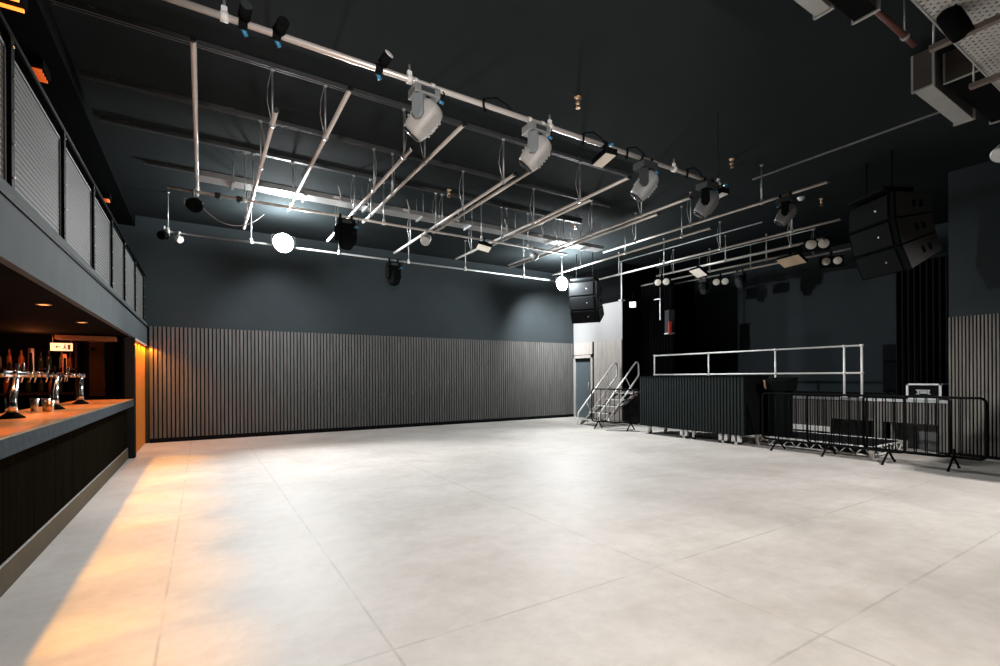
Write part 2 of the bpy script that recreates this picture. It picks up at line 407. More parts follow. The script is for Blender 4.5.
# beer tap bridge on three swan neck columns
tb = thing('beer_tap_bridge', 'chrome beer tap rail on three swan neck columns on the bar top', 'beer tap', (-1.52, 0, 1.085))
cols = [6.25, 7.8, 9.25]
for cy in cols:
    c = MB(); c.lathe([(0.095, 0), (0.095, 0.012), (0.07, 0.03), (0.045, 0.05)], (0, cy, 0), n=20)
    co = c.build('column_foot', BLK, tb)
    pts = [(0, cy, 0.04), (0.0, cy-0.01, 0.12), (-0.005, cy+0.0, 0.18), (-0.015, cy+0.10, 0.26), (-0.03, cy+0.20, 0.32), (-0.04, cy+0.27, 0.37), (-0.04, cy+0.29, 0.42)]
    MB().path(pts, [0.042, 0.042, 0.042, 0.04, 0.036, 0.034, 0.034], 14).build('column', CHROME, tb)
    MB().lathe([(0.045, 0), (0.05, 0.008), (0.045, 0.016)], (0, cy, 0.06), n=18).build('collar', CHROME, tb)
MB().rod((-0.04, 4.6, 0.42), (-0.04, 9.75, 0.42), 0.034, 14).build('tap_rail', CHROME, tb)
taps = [4.9, 5.25, 5.6, 5.95, 6.3, 6.85, 7.1, 7.3, 7.6, 7.8, 8.3, 8.6, 8.8, 9.05, 9.25, 9.4]
for ty in taps:
    t_ = MB(); t_.rod((-0.04, ty, 0.42), (-0.16, ty, 0.42), 0.014, 10).rod((-0.16, ty, 0.44), (-0.18, ty, 0.33), 0.012, 10, 0.008)
    t_.rod((-0.0, ty, 0.42), (0.03, ty, 0.42), 0.03, 14)
    to = t_.build('tap', CHROME, tb)
    MB().lathe([(0.008, 0), (0.012, 0.03), (0.016, 0.075), (0.011, 0.1), (0.003, 0.105)], (-0.16, ty, 0.44), n=12).build('lever', BLK if random.random() < .5 else CHROME, to)
for ty, hh in ((7.2, 0.27), (8.72, 0.27)):
    p = MB(); p.box(-0.09, -0.06, ty-0.05, ty+0.05, 0.44, 0.44+hh, 0.008).rod((-0.072, ty, 0.42), (-0.072, ty, 0.46), 0.014)
    p.build('paddle_handle', HANDLE, tb)
    MB().lathe([(0.016, 0), (0.018, 0.05), (0.012, 0.19), (0.016, 0.2), (0.004, 0.215)], (-0.05, ty-0.12, 0.44), n=12).build('pump_handle', BLK, tb)
for i, (cx, cy, hh, lb) in enumerate(((-1.62, 5.2, 0.13, 'metal tumbler beside the nearest tap column at frame edge'), (-1.46, 7.28, 0.12, 'shorter metal tumbler standing before the middle tap column'), (-1.52, 7.42, 0.145, 'taller metal tumbler just in front of the middle tap column'), (-1.64, 7.52, 0.145, 'metal tumbler tucked behind the two by middle column'))):
    t = tag(MB().lathe([(0.030, 0.0), (0.041, hh), (0.038, hh), (0.028, 0.006), (0.0, 0.006)], (0, 0, 0), n=20).build('tumbler', mat('warm brushed metal', (0.75, 0.66, 0.55), 0.28, 0.9)), lb, 'tumbler', 'metal tumblers on the bar top')
    t.location = (cx, cy, 1.085)
# back bar shelf with bottles
sh = tag(MB().box(-3.19, -1.9, 11.3, 11.6, 1.18, 1.22).box(-3.19, -1.9, 11.3, 11.6, 1.62, 1.65).box(-1.93, -1.9, 11.3, 11.6, 0.0, 2.1).box(-3.19, -3.16, 11.3, 11.6, 0.0, 2.1).build('back_bar_shelf', mat('dark shelf wood', (0.06, 0.03, 0.018), 0.35)), 'dark double shelf of bottles on the end wall of the bar', 'shelf')
def bottle(x, y, z, h, r, m, lb):
    t = tag(MB().lathe([(r*0.9, 0), (r, 0.01), (r, h*0.55), (r*0.75, h*0.66), (r*0.33, h*0.76), (r*0.3, h*0.97), (r*0.36, h)], (0, 0, 0), n=14).build('bottle', m), lb, 'bottle', 'bottles on the back bar shelf')
    t.location = (x, y, z)
G2 = mat('dark green bottle glass', (0.03, 0.05, 0.02), 0.08); G3 = mat('clear bottle glass', (0.25, 0.24, 0.22), 0.06)
k = 0
for zz in (1.22, 1.65):
    yb = -3.08
    while yb < -2.0:
        bottle(yb, 11.42+random.uniform(-.03, .03), zz, random.uniform(.27, .33), random.uniform(.034, .042), random.choice((BOTTLE, G2, G3)), 'dark spirit bottle in the row on the %s back bar shelf' % ('lower' if zz < 1.5 else 'upper'))
        yb += random.uniform(.11, .17); k += 1
# lit sign hanging under the soffit
sg = thing('exit_sign', 'small lit amber sign hanging above the bar taps', 'sign', (-2.05, 11.0, 1.93)); sg.scale = (0.8, 1, 0.95)
MB().box(-0.19, 0.19, 0.0, 0.05, 0.0, 0.16, 0.004).build('sign_box', BLKM, sg)
MB().box(-0.18, 0.18, -0.006, 0.0, 0.01, 0.15).build('sign_face', SIGNL, sg)
s_ = MB(); Y0, Y1 = -0.010, -0.006
s_.box(-0.07, -0.02, Y0, Y1, 0.072, 0.088).prism([(-0.10, 0.08), (-0.07, 0.108), (-0.07, 0.052)], 1, Y0, Y1)
s_.box(0.10, 0.145, Y0, Y1, 0.035, 0.125); s_.lathe([(0.011, 0), (0.011, 0.004)], (0.055, Y0, 0.118), (0, 1, 0), 12)
s_.prism([(0.035, 0.10), (0.06, 0.108), (0.068, 0.07), (0.085, 0.04), (0.072, 0.035), (0.054, 0.062), (0.03, 0.038), (0.02, 0.045), (0.042, 0.075)], 1, Y0, Y1)
s_.build('sign_pictogram', SIGND, sg)
MB().rod((-0.15, 0.03, 0.16), (-0.15, 0.03, 0.30), 0.006).rod((0.15, 0.03, 0.16), (0.15, 0.03, 0.30), 0.006).build('hanger', STEEL, sg)
gp = thing('back_bar_cabinet', 'tall amber glass fronted cabinet at the far end of the bar', 'cabinet', (-1.62, 11.42, 0))
MB().box(-0.22, 0.22, 0.0, 0.17, 0.0, 2.18).build('cabinet_body', BLKM, gp)
MB().box(-0.13, 0.10, -0.012, 0.0, 1.14, 2.16).build('glass_door', MIRROR, gp)
MB().box(0.085, 0.1, -0.03, -0.012, 1.3, 2.1).build('door_handle', CHROME, gp)
MB().lathe([(0.03, 0), (0.03, 0.01)], (-0.07, -0.022, 2.0), (0, 1, 0), 16).build('round_badge', BLK, gp)
tag(MB().box(-2.1, -1.3, 10.8, 11.3, 2.13, 2.2, 0.005).build('soffit_batten', mat('tan timber batten', (0.35, 0.17, 0.08), 0.4)), 'tan timber batten under the soffit at the bar end', 'batten')
for dy, lb in ((4.5, 'round orange downlight in the bar soffit, nearest the camera'), (6.62, 'round orange downlight in the bar soffit, left of the far one'), (8.45, 'round orange downlight in the bar soffit, nearest the bar end'), (2.4, 'round orange downlight in the bar soffit above the near counter')):
    t = thing('downlight', lb, 'downlight', (-1.37, dy, 2.22), 0, 'downlights in the bar soffit')
    MB().lathe([(0.062, 0), (0.062, -0.01), (0.048, -0.012), (0.046, -0.004), (0.0, -0.004)], (0, 0, 0), n=24).build('bezel', mat('copper bezel', (0.6, 0.3, 0.15), 0.3, 0.8), t)
    MB().lathe([(0.044, -0.005), (0.044, -0.009), (0.0, -0.009)], (0, 0, 0), n=20).build('lamp_disc', DLIGHT, t)
# warm timber panel in the recess past the bar
struct(MB().box(-1.16, -1.10, 11.2, YB, 0, ZF0).build('door_2', ORWOOD))
pj = MB()
for k in range(24): pj.box(-1.10, -1.088, 11.22+k*0.09, 11.22+k*0.09+0.07, 0.02, ZF0-0.06)
struct(pj.build('trim_21', ORWOOD))
struct(MB().box(-1.1, XL, 11.2, YB, ZF0-0.02, ZF0).build('trim_22', WHT))

# ------------------------------------------------------------------ ceiling rig
CH = []
def channel_x(y, x0, x1, lb):
    t = thing('ceiling_channel', lb, 'ceiling channel', (0, y, ZC), 0, 'channels across the ceiling')
    c = MB(); c.box(x0, x1, -0.03, -0.022, -0.05, 0).box(x0, x1, 0.022, 0.03, -0.05, 0).box(x0, x1, -0.022, 0.022, -0.008, 0).box(x0, x1, -0.03, -0.012, -0.055, -0.05).box(x0, x1, 0.012, 0.03, -0.055, -0.05)
    c.build('rail', CHAN, t)
    x = x0+0.3
    while x < x1: MB().box(x-0.03, x+0.03, -0.05, 0.05, -0.012, 0.0).build('fixing_plate', CHAN, t); x += 1.25
channel_x(6.13, -1.2, 6.6, 'nearest dark channel fixed across the ceiling behind the pale pipe')
channel_x(7.45, -1.2, 7.4, 'second dark channel across the ceiling, beyond the nearest one')
channel_x(8.60, -1.2, 7.6, 'third dark channel across the ceiling, in front of the cable tray')
channel_x(9.95, -0.8, 7.8, 'farthest dark channel across the ceiling, behind the cable tray')
def channel_y(x, y0, y1, lb, z=ZC):
    t = thing('ceiling_channel', lb, 'ceiling channel', (x, 0, z), 0, 'channels over the stage side')
    MB().box(-0.012, -0.009, y0, y1, -0.022, 0).box(0.009, 0.012, y0, y1, -0.022, 0).box(-0.009, 0.009, y0, y1, -0.005, 0).build('rail', STEEL, t)
    y = y0+0.2
    while y < y1: MB().box(-0.04, 0.04, y-0.03, y+0.03, -0.012, 0.0).build('fixing_plate', CHAN, t); y += 1.1
channel_y(8.7, 2.3, 5.1, 'thin bright channel on bare ceiling right of the pale pipe end')
channel_y(11.3, 6.4, 11.0, 'thin channel above the stage lip, left of the other two')
channel_y(12.95, 6.0, 10.9, 'thin channel above the stage, middle of the three')
channel_y(14.2, 7.0, 10.5, 'thin channel deepest over the stage near its back wall')

def clamp(mb, x, y, z, r=0.03, axis='y'):
    if axis == 'y': mb.rod((x, y-0.025, z), (x, y+0.025, z), r+0.012, 12)
    else: mb.rod((x-0.025, y, z), (x+0.025, y, z), r+0.012, 12)
PZ = 4.4
def pipe_y(x, y0, y1, lb, hang, z=PZ, r=0.0245):
    t = thing('lighting_pipe', lb, 'lighting pipe', (x, y0, z), 0, 'pale pipes running away from the camera')
    L = y1-y0
    MB().rod((0, 0, 0), (0, L, 0), r, 14).build('tube', ALU, t)
    MB().rod((0, -0.006, 0), (0, 0.03, 0), r+0.003, 14).build('end_cap', DGREY, t)
    for hy in hang:
        hl = hy-y0
        if not (0.1 < hl < L-0.05): continue
        m = MB(); m.rod((0, hl, 0.03), (0, hl, ZC-z-0.055), 0.011, 8)
        m.lathe([(0.03, 0), (0.018, -0.03)], (0, hl, ZC-z-0.055), n=10)
        ro = m.build('hanger_rod', STEEL, t)
        c = MB(); clamp(c, 0, hl, 0, r); c.box(-0.012, 0.012, hl-0.02, hl+0.02, 0.02, 0.06)
        c.build('clamp', STEEL, ro)
        w = MB(); sg_ = random.choice((-1, 1))
        w.path([(0.01*sg_, hl, ZC-z-0.08), (0.045*sg_, hl+0.03, (ZC-z)*0.65), (0.05*sg_, hl+0.05, (ZC-z)*0.4), (0.012*sg_, hl+0.02, 0.05)], 0.005, 6)
        w.build('safety_wire', STEEL, ro)
HG = (6.13, 7.45, 8.60, 9.95)
P = [(-0.05, 4.93, 9.14, 'leftmost pale lighting pipe, pointing straight away above the balcony end', ()),
     (0.71, 5.78, 10.66, 'second pale lighting pipe from the left, on thin rods', HG),
     (1.30, 4.95, 9.08, 'third pale lighting pipe from the left', HG[:1]+HG[2:]),
     (2.31, 5.82, 10.74, 'fourth pale lighting pipe, passing behind the first moving head lamp', HG),
     (2.61, 4.96, 9.11, 'fifth pale lighting pipe, just right of the first moving head lamp', HG),
     (3.885, 5.81, 10.99, 'longer left pipe of the close pair behind the second moving head', HG),
     (4.02, 5.40, 9.03, 'shorter right pipe of the close pair behind the second moving head', HG[2:3]),
     (5.40, 5.02, 10.76, 'longer left pipe of the pair behind the small wash panel', HG),
     (5.53, 5.97, 9.30, 'shorter right pipe of the pair behind the small wash panel', HG[2:3]),
     (6.88, 5.06, 10.64, 'longer left pipe of the pair beneath the third moving head', HG),
     (7.07, 5.89, 10.94, 'shorter right pipe of the pair beneath the third moving head', HG[2:3]),
     (8.12, 3.56, 8.40, 'long pipe carrying the rightmost big moving head lamp', (4.6, 6.0, 7.4)),
     (8.64, 5.90, 11.0, 'pipe with a plain near end below the fourth moving head', (6.6, 8.2, 9.8)),
     (10.27, 4.30, 10.8, 'long pipe over the stage lip ending by the right speaker array', (5.2, 6.8, 8.4, 10.0)),
     (11.40, 5.10, 9.6, 'pipe directly over the stage lip, behind the speaker end pipe', (5.8, 7.4, 9.0)),
     (12.2, 6.10, 10.9, 'pipe over the stage holding the amber panel light', (6.8, 8.4, 10.0)),
     (12.85, 5.10, 10.6, 'farthest pipe over the stage, hung with dark spotlights', (6.0, 7.6, 9.2))]
for x, a, b, lb, hg in P: pipe_y(x, a, b, lb, hg)
def pipe_x(y, z, x0, x1, lb, rods, r=0.0245, m=ALU, wire=False):
    t = thing('lighting_pipe', lb, 'lighting pipe', (x0, y, z), 0, 'pipes running across the room')
    L = x1-x0
    MB().rod((0, 0, 0), (L, 0, 0), r, 16).build('tube', m, t)
    for hx in rods:
        h = hx-x0
        q = MB(); q.rod((h, 0, 0.03), (h, 0, 0.13 if wire and 0 < hx < 6 else ZC-z), 0.003 if wire and hx > 6 else 0.011, 8)
        if not wire: q.lathe([(0.035, 0), (0.015, -0.03)], (h, 0, ZC-z), n=10)
        ro = q.build('hanger_rod', BLKM if wire and not 0 < hx < 6 else STEEL, t)
        c = MB(); clamp(c, h, 0, 0, r, 'x'); c.box(h-0.02, h+0.02, -0.012, 0.012, 0.02, 0.075); c.build('clamp', WHT, ro)
    return t
BY, BZ = 4.05, 4.10
pipe_x(BY, BZ, -1.2, 6.12, 'thick pale pipe crossing the room overhead, carrying four grey moving heads', (-1.0, 0.15, 1.58, 3.15, 5.15, 6.08), 0.0255, wire=True)
pipe_x(8.77, 4.335, -0.43, 7.3, 'thinner pipe across the room, in front of the bright floodlights', (0.6, 2.9, 5.0, 6.2), 0.0225)
pipe_x(11.40, 4.33, -0.65, 9.6, 'rear pipe across the room that carries both bright floodlights', (-0.55, 0.9, 2.7, 4.4, 6.0, 7.9, 9.3), 0.0225, STEEL)
# cable tray
ct = thing('cable_tray', 'grey steel cable tray hung across the ceiling behind the pipes', 'cable tray', (-0.05, 9.08, 4.66))
c = MB(); c.box(0, 8.7, -0.15, -0.142, 0, 0.085).box(0, 8.7, 0.142, 0.15, 0, 0.085).box(0, 8.7, -0.142, 0.142, 0, 0.008)
c.build('tray_channel', STEEL, ct)
for k in range(8):
    r = MB(); xx = 0.5+k*1.1; r.rod((xx, -0.17, -0.01), (xx, -0.17, 0.44), 0.007, 6).rod((xx, 0.17, -0.01), (xx, 0.17, 0.44), 0.007, 6).box(xx-0.02, xx+0.02, -0.18, 0.18, -0.03, -0.002)
    r.build('trapeze_hanger', STEEL, ct)
for k in range(5):
    pts = []; off = -0.1+k*0.05
    for j in range(24): pts.append((j*0.37+0.05, off+random.uniform(-.015, .015), 0.022+random.uniform(0, .012)))
    MB().path(pts, 0.011, 6).build('cable', BLK, ct)
for xx in (2.2, 3.5, 4.6, 5.75, 6.75, 7.6):
    b = MB(); b.box(xx-0.012, xx+0.012, -0.21, -0.152, 0.02, 0.05).box(xx-0.13, xx+0.012, -0.21, -0.185, 0.02, 0.055).rod((xx, -0.2, 0.05), (xx-0.06, -0.22, 0.24), 0.011, 8)
    b.build('socket_bracket', WHT, ct)

# ------------------------------------------------------------------ moving head lamps
def mover(lb, loc, rz, m_head, m_yoke, tilt=0.55, s=1.0, group='grey moving head lamps', br=0.0):
    """hangs from a pipe; origin at the pipe centre"""
    t = thing('moving_head_lamp', lb, 'moving head lamp', loc, br, group); t.scale = (s, s, s); T = Matrix.Rotation(rz-br, 4, 'Z')
    b = MB(); b.box(-0.15, 0.15, -0.11, 0.11, -0.165, -0.06, 0.012); bo = b.build('base', STEEL if m_head is HEADG else (DGREY if m_head is not BLK else BLK), t)
    MB().box(-0.08, 0.08, -0.113, -0.109, -0.14, -0.085).build('display', DGREY, bo)
    for sx in (-0.1, 0.1):
        MB().rod((sx-0.02, 0, 0), (sx+0.02, 0, 0), 0.04, 12).box(sx-0.02, sx+0.02, -0.018, 0.018, -0.065, -0.02).build('clamp', WHT if m_head is HEADG else BLKM, t)
    MB().lathe([(0.08, -0.165), (0.07, -0.185)], (0, 0, 0), n=18).build('pan_ring', BLK, t)
    y = MB(); y.box(-0.16, 0.16, -0.06, 0.06, -0.225, -0.18, 0.015)
    y.build('yoke_bridge', m_yoke, t, T)
    for sx in (-1, 1):
        a = MB(); a.prism([(-0.062, -0.19), (0.062, -0.19), (0.066, -0.40), (0.03, -0.455), (-0.03, -0.455), (-0.066, -0.40)], 0, sx*0.165-0.026, sx*0.165+0.026, 0.012)
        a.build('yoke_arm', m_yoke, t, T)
    M = T @ Matrix.Translation((0, 0, -0.385)) @ Matrix.Rotation(tilt, 4, 'X')
    hd = MB(); rings = []
    for yy, hw, hh in ((-0.205, 0.05, 0.04), (-0.195, 0.085, 0.075), (-0.16, 0.112, 0.108), (-0.10, 0.126, 0.124), (0.0, 0.13, 0.13), (0.09, 0.128, 0.126), (0.16, 0.118, 0.112), (0.2, 0.108, 0.104)):
        rg = []
        for k in range(28):
            a = 2*PI*k/28; ca, sa = math.cos(a), math.sin(a)
            rg.append(hd.bm.verts.new((hw*math.copysign(abs(ca)**0.6, ca), yy, hh*math.copysign(abs(sa)**0.6, sa))))
        rings.append(rg)
    for A, B in zip(rings, rings[1:]):
        for k in range(28):
            fc_ = hd.bm.faces.new((A[k], A[(k+1) % 28], B[(k+1) % 28], B[k])); fc_.smooth = True
    hd.bm.faces.new(rings[0][::-1]); hd.bm.faces.new(rings[-1])
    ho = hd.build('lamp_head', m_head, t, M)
    for z0_, z1_ in ((0.122, 0.128), (-0.131, -0.124)):
        v = MB()
        for k in range(5): v.box(-0.09, 0.09, -0.1+k*0.045, -0.075+k*0.045, z0_, z1_)
        v.build('cooling_vent', m_head, ho, M)
    ln = MB(); ln.lathe([(0.105, 0), (0.105, 0.02), (0.09, 0.03), (0.0, 0.036)], (0, 0.2, 0), (0, 1, 0), 22)
    ln.build('front_lens', mat('dark lens', (0.02, 0.022, 0.025), 0.1), ho, M)
    cb = MB(); cb.path([(0.12, -0.04, -0.10), (0.20, -0.05, -0.12), (0.23, -0.03, -0.05), (0.21, 0, 0.01), (0.16, 0.0, 0.045)], 0.009, 6)
    cb.build('power_cable', BLK, t)
    MB().rod((0.16, -0.05, -0.16), (0.21, -0.05, -0.175), 0.016, 10).build('connector', BLUE, t)
    return t
mover('brightest grey moving head lamp, first from left on the thick pipe', (1.72, BY, BZ), 0.75, HEADG, YOKE, -0.75, 0.82)
mover('second grey moving head lamp from the left on the thick pipe', (2.97, BY, BZ), 0.7, HEADG, YOKE, -0.8, 0.82)
mover('third moving head lamp on the thick pipe, right of the wash panel', (4.62, BY, BZ), 0.6, mat('lamp housing shaded mid grey', (0.24, 0.25, 0.25), 0.5), DGREY, -0.85, 0.82)  # this and the next two housings are painted darker as the light falls off
mover('fourth moving head lamp on the thick pipe, nearest its right end', (5.83, BY, BZ), 0.45, mat('lamp housing shaded dim grey', (0.13, 0.135, 0.14), 0.5), BLK, -0.9, 0.82)
mover('dark moving head lamp hung beyond the thick pipe, right of its end', (8.12, 4.2, PZ), 0.35, mat('lamp housing shaded dim grey', (0.13, 0.135, 0.14), 0.5), BLK, -0.9, 0.82, br=PI/2)
mover('black moving head hung left of centre beside the bright left floodlight', (2.2, 8.77, 4.335), 0.2, BLK, BLK, 1.2, 1.0, 'black moving head lamps')
mover('black moving head below the rear pipe, between the two floodlights', (4.0, 11.4, 4.33), 0.4, BLK, BLK, 1.35, 1.05, 'black moving head lamps')
mover('dark moving head left of two under the farthest stage pipe', (12.85, 9.05, PZ), 1.2, DGREY, BLK, 1.2, 0.85, 'stage moving heads', br=PI/2)
mover('dark moving head right of two under the farthest stage pipe', (12.85, 7.9, PZ), 1.2, DGREY, BLK, 1.2, 0.85, 'stage moving heads', br=PI/2)

def spot(name, loc, aim, power, col, size, blend=0.6, soft=0.15):
    l = bpy.data.lights.new(name, 'SPOT'); l.energy = power; l.color = col
    l.spot_size = math.radians(size); l.spot_blend = blend; l.shadow_soft_size = soft
    o = bpy.data.objects.new(name, l); COL.objects.link(o); o.location = loc
    o.rotation_euler = (Vector(aim)-Vector(loc)).to_track_quat('-Z', 'Y').to_euler(); return o
# floodlights
def flood(lb, x, y, z, power, aim, side):
    t = thing('floodlight', lb, 'floodlight', (x, y, z), 0, 'bright floodlights on the rear pipe')
    MB().lathe([(0.10, 0.16), (0.16, 0.10), (0.212, 0.0), (0.222, -0.02), (0.208, -0.02)], (0, 0, 0), (0, 1, 0), 28).build('housing', BLK, t)
    MB().lathe([(0.205, -0.012), (0.20, -0.03), (0.14, -0.055), (0.0, -0.07)], (0, 0, 0), (0, 1, 0), 28).build('lens', LENS, t)
    k = MB()
    k.box(-0.24, -0.225, -0.02, 0.02, -0.03, 0.16).box(0.225, 0.24, -0.02, 0.02, -0.03, 0.16).box(-0.24, 0.24, -0.02, 0.02, 0.145, 0.16).rod((0, 0, 0.15), (0, 0.12, 0.23), 0.015)
    k.build('yoke', BLKM, t)
    f = MB()
    for j in range(7): f.box(-0.09+j*0.03-0.004, -0.09+j*0.03+0.004, 0.10, 0.2, -0.08, 0.08)
    f.build('heat_sink', BLKM, t)
    l = bpy.data.lights.new('flood', 'POINT'); l.energy = side; l.shadow_soft_size = 0.13; l.color = (0.93, 0.985, 1.0)
    o = bpy.data.objects.new('flood_light', l); COL.objects.link(o)
    o.location = (x, y-0.33, z)
    spot('flood_spill', (x, y+0.12, z+0.25), (x, y+0.25, ZC), side*0.6, (0.93, 0.985, 1.0), 165, 0.4, 0.13)
    spot('flood_beam', (x, y-0.12, z), aim, power, (0.98, 0.99, 0.99), 112, 1.0, 0.13)
    return t
flood('bright white floodlight on the left of the rear pipe', 1.50, 11.25, 4.36, 2300, (2.2, 5.4, 0.0), 420)
flood('bright white floodlight on the right, beside the left speaker array', 9.12, 11.2, 4.22, 1250, (6.6, 6.0, 0.0), 640)

# small fixtures on the thick pipe
def pinspot(lb, loc, aim, face):
    t = thing('pin_spotlight', lb, 'spotlight', loc, 0, 'small spotlights on the thick pipe')
    a = Vector(aim).normalized()
    MB().rod((-0.03, 0, 0), (0.03, 0, 0), 0.042, 14).build('clamp', BLKM, t)
    c0 = a*0.05
    MB().rod(c0, a*0.15, 0.042, 18).build('barrel', BLK, t)
    MB().rod(a*0.15, a*0.158, 0.040, 18).build('lens', face, t)
    MB().rod((0.0, 0.03, -0.02), (0.03, 0.05, -0.06), 0.016, 10).build('connector', BLUE, t)
pinspot('black pin spotlight with white face angled up from the thick pipe', (1.30, BY, BZ), (0.30, -0.65, 0.45), WHT)
pinspot('dark round pin spotlight, left of two near the left pipe end', (0.27, BY, BZ), (0.1, -0.95, 0.3), DGREY)
pinspot('dark pin spotlight with blue connector, right of two near left end', (0.50, BY, BZ), (0.2, -0.9, 0.1), BLK)
def wash(lb, loc, rx, rz, w, d, face, group='small flat wash panels'):
    t = thing('wash_panel', lb, 'wash panel', loc, rz, group)
    M = Matrix.Translation((0, 0, -0.17)) @ Matrix.Rotation(rx, 4, 'X')
    MB().box(-w/2, w/2, -d/2, d/2, 0, 0.07, 0.008).build('housing', BLK, t, M)
    f = MB().box(-w/2+0.012, w/2-0.012, -d/2+0.012, d/2-0.012, -0.006, 0.0).build('diffuser', face, t, M)
    MB().rod((-0.03, 0, 0), (0.03, 0, 0), 0.04, 12).rod((0, 0, -0.02), (0, 0, -0.1), 0.012, 8).build('clamp', BLKM, t)
    MB().rod((-w*0.3, -0.02, -0.04), (-w*0.3-0.05, -0.02, -0.06), 0.016, 10).build('connector', BLUE, t)
wash('cream faced flat wash panel under the thick pipe, between two moving heads', (3.93, BY, BZ), 0.1, 1.3, 0.34, 0.15, CREAM)
wash('small flat wash panel at the right end of the thick pipe', (6.08, BY, BZ), 0.1, 1.3, 0.28, 0.12, WHT)
wash('grey flat wash panel hung low at centre under the thinner pipe', (5.05, 8.77, 4.335), 0.25, 1.2, 0.42, 0.3, CREAM)
wash('pale flat wash panel under the pipe over the stage lip', (11.40, 8.2, PZ), 0.55, 1.35, 0.4, 0.34, CREAM)
wash('amber tinted flat wash panel under the stage pipe left of speaker array', (12.2, 6.2, PZ), 0.55, 1.35, 0.62, 0.34, mat('amber diffuser', (0.42, 0.30, 0.20), 0.5))
def blinder(lb, loc, rz, r=0.09):
    t = thing('blinder_light', lb, 'stage light', loc, rz, 'twin lamp blinders over the stage')
    MB().box(-0.24, 0.24, -0.02, 0.1, -0.34, -0.09, 0.01).build('housing', BLK, t)
    for sx in (-0.115, 0.115):
        MB().lathe([(r, -0.02), (r*1.05, -0.035), (r*0.9, -0.03), (r*0.6, -0.045), (0, -0.05)], (sx, 0, -0.215), (0, 1, 0), 20).build('lamp', GLASSB, t)
    MB().rod((0, 0, -0.1), (0, 0, 0), 0.012).rod((-0.03, 0, 0), (0.03, 0, 0), 0.04, 12).build('clamp', BLKM, t)
FACE = -math.radians(57)
blinder('twin round stage lamp nearest the left speaker array', (11.40, 9.4, PZ), FACE)
blinder('twin round stage lamp between the two dark stage moving heads', (12.85, 8.5, PZ), FACE)
blinder('upper twin round stage lamp left of the right speaker array', (11.40, 5.25, PZ+0.12), FACE, 0.1)
blinder('lower twin round stage lamp left of the right speaker array', (12.85, 5.6, PZ), FACE, 0.085)
sf_ = thing('small_floodlight', 'small white lit floodlight on the stage edge post', 'floodlight', (11.75, 10.85, 3.75), -math.radians(50))
MB().box(-0.11, 0.11, 0.0, 0.07, -0.1, 0.1, 0.01).build('housing', BLK, sf_)
MB().box(-0.095, 0.095, -0.006, 0.0, -0.085, 0.085).build('lens', SMALLL, sf_)
MB().rod((0, 0.05, 0.1), (0, 0.05, 0.4), 0.012).build('hanger', BLKM, sf_)
# round clamp lamp and small clutter on the thinner pipe
def parcan(lb, loc, aim, s=1.0, m=BLK):
    t = thing('par_can', lb, 'par lamp', loc, 0, 'small par lamps on the rear pipes')
    a = Vector(aim).normalized()
    MB().rod((-0.025, 0, 0), (0.025, 0, 0), 0.036, 12).rod((0, 0, -0.03), (0, 0, -0.10), 0.012, 8).build('clamp', STEEL, t)
    c0 = Vector((0, 0, -0.2*s))
    MB().lathe([(0.05*s, -0.12*s), (0.09*s, -0.06*s), (0.105*s, 0.1*s), (0.095*s, 0.1*s)], c0, a, 20).build('can', m, t)
    MB().lathe([(0.09*s, 0.085*s), (0.0, 0.09*s)], c0, a, 20).build('lens', GLASSB, t)
    MB().path([c0+Vector((-0.11*s, 0, 0)), (-0.115*s, 0, -0.12*s), (0, 0, -0.08*s), (0.115*s, 0, -0.12*s), c0+Vector((0.11*s, 0, 0))], 0.009, 6).build('yoke', STEEL, t)
parcan('ring shaped lamp with cables under the leftmost pipe end', (-0.1, 8.77, 4.335), (0.2, -0.9, -0.3), 1.05)
parcan('small white lamp with blue side near the left end of rear pipe', (-0.38, 11.4, 4.33), (0.5, -0.6, -0.5), 0.6, WHT)
parcan('black par lamp hung on the thinner pipe left of centre wash panel', (3.75, 8.77, 4.335), (-0.5, -0.6, -0.6), 0.9, STEEL)
parcan('small par lamp on thinner pipe near its right end', (6.35, 8.77, 4.335), (0.4, -0.6, -0.6), 0.8, STEEL)
parcan('black par lamp at the far left end of the rear pipe', (-0.62, 11.4, 4.40), (-0.5, -0.8, -0.2), 0.8)
for i, (px_, lb) in enumerate(((0.22, 'left one of two white cable clamps on the thinner pipe'), (0.52, 'right one of two white cable clamps on the thinner pipe'))):
    t = tag(MB().rod((-0.04, 0, 0), (0.04, 0, 0), 0.045, 14).box(-0.02, 0.02, -0.07, 0.0, -0.06, 0.0).build('cable_clamp', DGREY), lb, 'clamp', 'cable clamps on the thinner pipe'); t.location = (px_, 8.77, 4.335)
pc = MB(); pts = []
for k in range(16):
    a = k/15; pts.append((-0.05+a*0.95, 8.8+0.05*math.sin(a*9), 4.2-0.30*math.sin(a*PI)-0.02*a))
tag(pc.path(pts, 0.008, 6).build('hanging_cable', STEEL), 'thin cable drooping below the left end of the thinner pipe', 'cable')
for i, (hx, lb) in enumerate(((2.35, 'black cable loop on the thick pipe right of the first moving head'), (3.62, 'black cable loop on the thick pipe left of the wash panel'), (4.30, 'black cable loop on the thick pipe left of third moving head'), (5.4, 'black cable loop on the thick pipe left of fourth moving head'))):
    c = MB(); c.path([(hx+0.06*math.cos(a/12*2*PI)*0.6, BY+0.045*math.cos(a/12*2*PI), BZ+0.05*math.sin(a/12*2*PI)) for a in range(12)], 0.012, 6, True)
    c.path([(hx, BY-0.03, BZ+0.05), (hx+0.12, BY-0.03, BZ+0.09), (hx+0.25, BY-0.02, BZ+0.06), (hx+0.33, BY, BZ+0.03)], 0.008, 6)
    tag(c.build('cable_loop', BLK), lb, 'cable', 'cable loops on the thick pipe')
